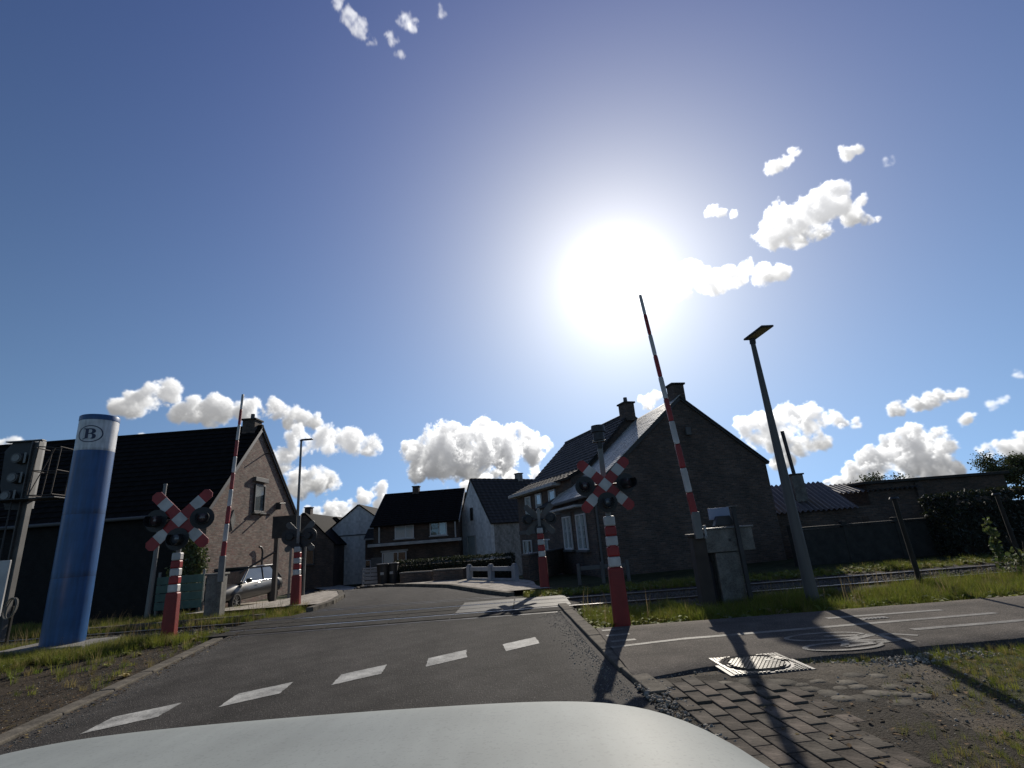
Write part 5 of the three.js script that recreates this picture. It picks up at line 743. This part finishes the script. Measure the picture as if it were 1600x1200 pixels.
// sheds behind the track on the right
{
  const gy = -0.9, t = thing('corrugated_shed', 'low brick shed with corrugated roof beside the gable, with block chimney and pipe', 'shed', 10.0, gy, -21.2, -0.06);
  const W = 5.4, yE = 1.72 - gy, yR = 2.85 - gy, D = 3.4;
  part('wall', [bx(W, yE, D, W / 2, yE / 2, -D / 2)], M.brick2, t);
  const corr = (w, n) => { const P = [], I = [], nx = Math.round(w / 0.03); for (let i = 0; i <= nx; i++) { const x = i / nx * w, z = 0.045 * Math.cos(x / 0.2 * 2 * Math.PI); P.push(x, 0, z, x, n, z); } for (let i = 0; i < nx; i++) { const a = i * 2; I.push(a, a + 2, a + 3, a, a + 3, a + 1); } const g = new THREE.BufferGeometry(); g.setAttribute('position', new THREE.Float32BufferAttribute(P, 3)); g.setIndex(I); g.computeVertexNormals(); return g; };
  const up = [0, yR - yE, -2.2], n = Math.hypot(...up);
  part('corrugated_roof', [lay(corr(W * 0.62, n + 0.2).translate(0, -0.2, 0.05), [-0.1, yE, 0.1], [1, 0, 0], up)], M.corrugated, t);
  part('corrugated_roof', [lay(corr(W * 0.75, n * 0.62).translate(0, 0, 0.05), [W * 0.5, yE + (yR - yE) * 0.48, -1.2], [1, 0, 0], [0, yR - yE - 0.35, -2.6])], M.corrugated, t);
  part('gable_infill', [ext([[0, yE], [0, yE + 0.01], [-2.1, yR - 0.05], [-D, yE]], W * 0.6).rotateY(-Math.PI / 2).translate(W * 0.6, 0, 0)], M.brick2, t);
  const c = part('chimney', bx(0.46, 1.1, 0.46, 0, 0.55, 0), M.concreteGrey, t, 1.55, yE + 0.35, -0.7); part('pipe', cyl(0.075, 0.075, [0, 1.1, 0], [-0.08, 3.0, 0], 10), M.darkSteel, c); part('chimney_cap', rb(0.56, 0.06, 0.56, 0.01, 0, 1.12, 0), M.concreteDark, c);
  part('shed_door', rb(0.9, 1.9, 0.06, 0.01, 1.0, 0.95, 0.03), M.trimGrey, t); windowAt(t, 1.0, 0.6, 2.6, 1.55, 0.01, 0, { frame: M.trimGrey, blind: M.inside });
  part('stacked_board', rb(0.95, 0.42, 0.05, 0.01, 1.9, 0.65, 0.7), M.trimGrey, t);
}
{
  const gy = -0.9, t = thing('flat_roofed_outbuilding', 'long flat roofed brick outbuilding behind the garden wall on the right', 'outbuilding', 14.7, gy, -22.2, 0.02);
  part('wall', bx(6.0, 3.5, 4, 3.0, 1.75, -2), M.brick3, t); part('roof_edge', rb(6.3, 0.12, 4.3, 0.02, 3.0, 3.55, -2), M.concreteDark, t); part('pilaster', rb(0.3, 3.4, 0.1, 0.01, 2.2, 1.7, 0.04), M.brick2, t); part('side_wing', bx(2.6, 2.2, 1.6, 0.0, 1.1, 0.4), M.brick3, t);
  const w = thing('garden_wall', 'dark weathered garden wall running along behind the rails on the right', 'wall', 8.8, -0.5, -17.6, 0.03); const wr = rng(6);
  for (let i = 0; i < 5; i++) part('wall_panel', rb(1.72, 1.5 + 0.06 * wr(), 0.14, 0.012, 0.9 + i * 1.76, 0.8, 0.02 * wr()), M.concreteDark, w); for (let i = 0; i < 6; i++) part('pier', rb(0.14, 1.75, 0.2, 0.012, 0.02 + i * 1.76, 0.87, 0), M.concreteDark, w); part('coping', rb(8.9, 0.06, 0.24, 0.012, 4.45, 1.62, 0), M.concreteDark, w);
}
// ------------------------------------------------------------------ leaves
function leaves(n, seed, size, pick, tone = 1) { // pick(r) -> [x,y,z]
  const r = rng(seed), P = [], K = [], a = V3(), u = V3(), v = V3();
  for (let i = 0; i < n; i++) { const [x, y, z, k = 1] = pick(r); u.set(r() - 0.5, r() - 0.5, r() - 0.5).normalize(); v.set(r() - 0.5, r() - 0.5, r() - 0.5).cross(u).normalize(); const s = size * (0.55 + 0.9 * r()), w = s * 0.42; const A = [x, y, z], B = [x + u.x * s * 0.5 + v.x * w, y + u.y * s * 0.5 + v.y * w - 0.1 * s, z + u.z * s * 0.5 + v.z * w], D = [x + u.x * s * 0.5 - v.x * w, y + u.y * s * 0.5 - v.y * w - 0.1 * s, z + u.z * s * 0.5 - v.z * w], E = [x + u.x * s, y + u.y * s, z + u.z * s]; P.push(...A, ...B, ...E, ...A, ...E, ...D); const b = tone * k * (0.6 + 0.8 * r()), yel = 0.9 + 0.5 * r() * r(); for (let q = 0; q < 6; q++) K.push(b * yel, b, b * 0.8); }
  const g = new THREE.BufferGeometry(); g.setAttribute('position', new THREE.Float32BufferAttribute(P, 3)); g.setAttribute('color', new THREE.Float32BufferAttribute(K, 3)); g.computeVertexNormals(); return g;
}
const blobs = (list, rough = 0.35) => (r) => { const [bx0, by, bz, rx, ry, rz] = list[Math.floor(r() * list.length)]; const t = r() * 6.283, c = 2 * r() - 1, s = Math.sqrt(1 - c * c), q = Math.pow(r(), 0.45) * (1 - rough * r()); return [bx0 + rx * q * s * Math.cos(t), by + ry * q * c, bz + rz * q * s * Math.sin(t)]; };
function hedge(name, label, cat, x, z, turn, w, h, d, n, seed, size, tone) {
  const t = thing(name, label, cat, x, terrain(x, z) - 0.05, z, turn);
  part('twigs', [bx(w * 0.92, h * 0.82, d * 0.6, 0, h * 0.42, 0)], M.bark, t);
  part('foliage', leaves(n, seed, size, (r) => { const f = r(), X = (r() - 0.5) * w, Y = h * Math.pow(r(), 0.8), Z = (r() - 0.5) * d; const b = 0.09 * (r() - 0.5); if (f < 0.45) return [X, Y, d / 2 + b]; if (f < 0.8) return [X, h + b + 0.08 * fbm(X * 2, 3, 3) - 0.04, Z]; return [(r() < 0.5 ? -1 : 1) * w / 2 + b, Y, Z]; }, tone), M.leaf, t);
  return t;
}
hedge('clipped_hedge', 'long dark clipped hedge in front of the middle house', 'hedge', -5.0, -27.6, 0.1, 3.5, 1.2, 1.0, 5200, 5, 0.075, 0.35);
hedge('dark_hedge', 'tall black green hedge at the far right behind the rails', 'hedge', 16.6, -17.2, 0.02, 6.4, 1.85, 1.3, 9000, 6, 0.11, 0.22);
hedge('low_hedge', 'low dark hedge below the grey side wall of the white gabled house', 'hedge', -2.1, -26.8, -0.1, 3.0, 1.15, 0.8, 3200, 7, 0.075, 0.35);
{
  const shrub = (name, label, x, z, list, n, seed, size, tone, h) => { const t = thing(name, label, 'shrub', x, terrain(x, z) - 0.05, z); part('stem', [cyl(0.05, 0.02, [0, 0, 0], [0.1, h * 0.6, 0], 7), cyl(0.03, 0.012, [0, h * 0.2, 0], [-0.3, h * 0.7, 0.1], 6), cyl(0.03, 0.012, [0, h * 0.15, 0], [0.3, h * 0.6, -0.15], 6)], M.bark, t); part('foliage', leaves(n, seed, size, blobs(list), tone), M.leaf, t); };
  shrub('round_shrub', 'dark round shrub by the ground floor window of the middle house', -6.35, -27, [[0, 0.5, 0, 0.62, 0.5, 0.5], [0.45, 0.42, 0, 0.4, 0.4, 0.4], [-0.4, 0.35, 0.1, 0.35, 0.35, 0.35]], 2600, 8, 0.07, 0.35, 1.2);
  shrub('ivy_shrub', 'tall ivy covered shrub at the near corner of the brick gable', -11.9, -18.6, [[0, 1.2, 0, 0.75, 0.9, 0.5], [0.1, 2.2, 0, 0.6, 0.8, 0.5], [0.35, 1.7, 0.1, 0.5, 0.6, 0.4], [-0.3, 2.7, 0, 0.4, 0.5, 0.4]], 4200, 9, 0.1, 1.15, 3.2);
  shrub('bramble', 'straggling bramble with sunlit leaves at the far right verge', 10.3, -11.3, [[0, 0.35, 0, 0.7, 0.3, 0.4], [-0.5, 0.7, 0, 0.1, 0.7, 0.1], [0.7, 0.4, 0, 0.7, 0.35, 0.4], [1.5, 0.45, 0, 0.6, 0.4, 0.4]], 900, 10, 0.09, 1.5, 1.2);
}
// trees beyond the sheds on the right
function tree(name, label, x, z, h, seed, spread, n, tone, size) {
  const t = thing(name, label, 'tree', x, terrain(x, z) - 0.1, z), r = rng(seed), wood = [], tips = [];
  const grow = (p, d, len, rad, depth) => { const q = p.clone().addScaledVector(d, len); wood.push(cyl(rad, rad * 0.68, p.toArray(), q.toArray(), depth > 2 ? 9 : 5)); if (depth < 3) tips.push(q.clone(), p.clone().lerp(q, 0.5)); if (depth === 0) return; const k = depth > 3 ? 3 : 2 + (r() < 0.6 ? 1 : 0); for (let i = 0; i < k; i++) { const e = d.clone().add(V3((r() - 0.5) * 1.7 * spread, (r() - 0.25) * 0.7, (r() - 0.5) * 1.7 * spread)).normalize(); grow(q, e, len * (0.66 + 0.22 * r()), rad * 0.64, depth - 1); } };
  grow(V3(0, 0, 0), V3(0.03, 1, 0).normalize(), h * 0.3, h * 0.028, 5);
  part('trunk', wood, M.bark, t);
  part('crown', leaves(n, seed + 1, size, (q) => { const p = tips[Math.floor(q() * tips.length)]; const g = () => (q() + q() + q() - 1.5) * 0.4; return [p.x + g(), p.y + g() * 0.8, p.z + g(), 0.8 + 0.4 * q()]; }, tone), M.leaf, t);
}
tree('spreading_tree', 'spreading tree with thin feathery crown behind the outbuilding at far right', 35.0, -36, 5.5, 14, 1.35, 16000, 0.8, 0.11);
tree('young_tree', 'low tree peeping over the left end of the flat roofed outbuilding', 22.6, -33.5, 4.5, 9, 0.9, 4200, 0.65, 0.11);
// ------------------------------------------------------------------ garden fences, low walls and small things along the far pavement
{
  const t = thing('concrete_fence', 'low pale concrete fence with three posts on the far pavement', 'fence', -1.3, terrain(-1.3, -19.8) + 0.07, -19.8, -0.86);
  for (const x of [-1.38, 0, 1.38]) { part('post', [rb(0.2, 0.54, 0.18, 0.02, x, 0.27, 0), rb(0.15, 0.07, 0.13, 0.03, x, 0.56, 0)], M.fenceBlue, t); }
  for (const x of [-0.69, 0.69]) { part('rail', rb(1.18, 0.15, 0.09, 0.012, x, 0.42, 0), M.fenceBlue, t); part('plinth', rb(1.18, 0.08, 0.09, 0.012, x, 0.06, 0), M.fenceBlue, t); }
}
for (const [x, z, w, label] of [[-4.75, -23.5, 1.6, 'low dark brick planter with pale coping, left of two on the far pavement'], [-3.15, -22.1, 1.35, 'low dark brick planter next to the pale concrete fence']]) { const t = thing('planter_wall', label, 'planter', x, terrain(x, z) + 0.04, z, -0.35, 'low planters along the far pavement'); part('wall', bx(w, 0.44, 0.35, 0, 0.22, 0), M.brick2, t); part('coping', rb(w + 0.06, 0.05, 0.42, 0.012, 0, 0.465, 0), M.trimGrey, t); part('soil', bx(w - 0.2, 0.02, 0.2, 0, 0.49, 0), M.bark, t); }
{
  const t = thing('garden_gate', 'pale framed garden gate left of the dark bins', 'gate', -7.75, terrain(-7.75, -27.6) + 0.0, -27.6); part('frame', [rb(1.4, 0.07, 0.05, 0.01, 0, 0.95, 0), rb(1.4, 0.07, 0.05, 0.01, 0, 0.12, 0), rb(0.07, 0.95, 0.05, 0.01, -0.67, 0.52, 0), rb(0.07, 0.95, 0.05, 0.01, 0.67, 0.52, 0)], M.fenceBlue, t); for (let i = 0; i < 4; i++) part('slat', rb(1.27, 0.13, 0.02, 0.004, 0, 0.28 + i * 0.18, 0), M.fenceBlue, t);
  for (const [x, lb] of [[-6.95, 'dark wheeled bin beside the garden gate'], [-6.55, 'dark wheeled bin nearest the round shrub']]) { const b = thing('wheeled_bin', lb, 'bin', x, terrain(x, -26) + 0.0, -26.0 - 0.5 * (x + 6.95), 0.1, 'wheeled bins before the middle house'); part('body', (() => { const g = new THREE.CylinderGeometry(0.36, 0.29, 0.95, 4, 1).rotateY(Math.PI / 4).translate(0, 0.53, 0); return g; })(), M.black, b); part('lid', rb(0.6, 0.07, 0.62, 0.02, 0, 1.03, 0.02), M.black, b); for (const s of [-0.24, 0.24]) part('wheel', new THREE.CylinderGeometry(0.1, 0.1, 0.06, 14).rotateZ(Math.PI / 2).translate(s, 0.1, -0.24), M.tyre, b); part('number_sticker', rb(0.16, 0.12, 0.004, 0.001, 0, 0.62, 0.262), M.trim, b); }
}
{ // garden in front of the brick houses on the right
  const t = thing('garden_wall', 'low dark brick garden wall in front of the terraced houses on the right', 'wall', 0.95, terrain(1, -22) - 0.05, -21.9, 1.24); part('wall', bx(5.8, 0.95, 0.22, 0, 0.47, 0), M.brick2, t); part('coping', rb(5.9, 0.06, 0.3, 0.012, 0, 0.98, 0), M.trimGrey, t);
  const f = thing('garden_fence', 'pale post and rail fence at the foot of the brick gable', 'fence', 2.35, terrain(2.8, -17.2) - 0.02, -16.7, 0.1); for (const x of [-0.75, 0, 0.8]) part('post', rb(0.09, 0.62, 0.09, 0.01, x, 0.31, 0), M.trimGrey, f); for (const [x, w] of [[-0.37, 0.64], [0.4, 0.7]]) part('rail', rb(w, 0.12, 0.04, 0.006, x, 0.48, 0), M.trimGrey, f);
  const g = thing('board_screen', 'faded green board screen behind the left barrier cabinet', 'screen', -11.4, terrain(-11.4, -17.6) - 0.05, -17.6, 0.05); for (let i = 0; i < 4; i++) part('board', rb(1.5, 0.24, 0.04, 0.008, 0, 0.35 + i * 0.26, 0), M.green, g); for (const x of [-0.72, 0.72]) part('post', rb(0.07, 1.4, 0.07, 0.008, x, 0.7, -0.06), M.galv, g);
  const e = thing('track_edging', 'low concrete edging along the far side of the track on the left', 'edging', -9.4, -0.02, -14.35, 0.03); for (let i = 0; i < 5; i++) part('kerb_block', rb(0.96, 0.16, 0.16, 0.015, -2 + i * 0.98, 0.02, 0), M.kerb, e);
}
// ------------------------------------------------------------------ the white car the picture is taken from: bonnet and wings
{
  const t = thing('white_car', 'smooth white car bonnet with rounded front corner in the foreground', 'car', -0.53, 0, 0, 0.0);
  const P = [], U = [], I = [], NU = 64, NV = 30, hw = 0.97; const zf = (u) => -1.56 + 0.34 * Math.pow(Math.abs(u), 7) + 0.03 * u * u;
  for (let j = 0; j <= NV; j++) for (let i = 0; i <= NU; i++) { const u = i / NU * 2 - 1, v = j / NV, x = hw * u * (1 + 0.03 * (1 - v)), z = mix(-0.3, zf(u), 1 - Math.pow(1 - v, 1.6)); const a = (z - zf(u)), b = (1 - Math.abs(u)) * hw; const y = 1.118 + 0.06 * sstep(0, 1.2, a) - 0.05 * Math.exp(-a / 0.07) - 0.06 * Math.exp(-b / 0.08) - 0.012 * u * u; P.push(x, y, z); U.push(x, z); }
  const n = NU + 1; for (let j = 0; j < NV; j++) for (let i = 0; i < NU; i++) { const a = j * n + i; I.push(a, a + 1, a + n + 1, a, a + n + 1, a + n); }
  const g = new THREE.BufferGeometry(); g.setAttribute('position', new THREE.Float32BufferAttribute(P, 3)); g.setAttribute('uv', new THREE.Float32BufferAttribute(U, 2)); g.setIndex(I); g.computeVertexNormals();
  part('bonnet', g, M.bonnet, t);
  // front and wings fall away below the bonnet edge
  const Q = [], J = [], rim = []; for (let j = 0; j <= NV; j++) rim.push(j * n); for (let i = 1; i <= NU; i++) rim.push(NV * n + i); for (let j = NV - 1; j >= 0; j--) rim.push(j * n + NU);
  const steps = [[0, 0], [0.012, -0.02], [0.03, -0.06], [0.05, -0.16], [0.06, -0.35], [0.05, -0.6], [0.0, -0.78]];
  steps.forEach(([o, dy]) => rim.forEach((k) => { const x = P[k * 3], y = P[k * 3 + 1], z = P[k * 3 + 2], u = x / hw, fx = Math.sign(x) * Math.pow(Math.abs(u), 6), fz = -1 + Math.pow(Math.abs(u), 6); const l = Math.hypot(fx, fz) || 1; Q.push(x + fx / l * o, y + dy, z + fz / l * o); }));
  const m = rim.length; for (let s = 0; s < steps.length - 1; s++) for (let k = 0; k < m - 1; k++) { const a = s * m + k; J.push(a, a + m, a + 1, a + 1, a + m, a + m + 1); }
  const h = new THREE.BufferGeometry(); h.setAttribute('position', new THREE.Float32BufferAttribute(Q, 3)); h.setIndex(J); h.computeVertexNormals(); part('front_wings', h, M.bonnet, t);
  for (const s of [-1, 1]) { part('headlight', rb(0.3, 0.16, 0.2, 0.05, s * 0.68, 0.82, -1.5, 2), M.lens, t); part('wheel', [new THREE.TorusGeometry(0.24, 0.09, 12, 28).rotateY(Math.PI / 2).translate(s * 0.82, 0.33, -0.85)], M.tyre, t); }
}
renderer.render(scene, camera);
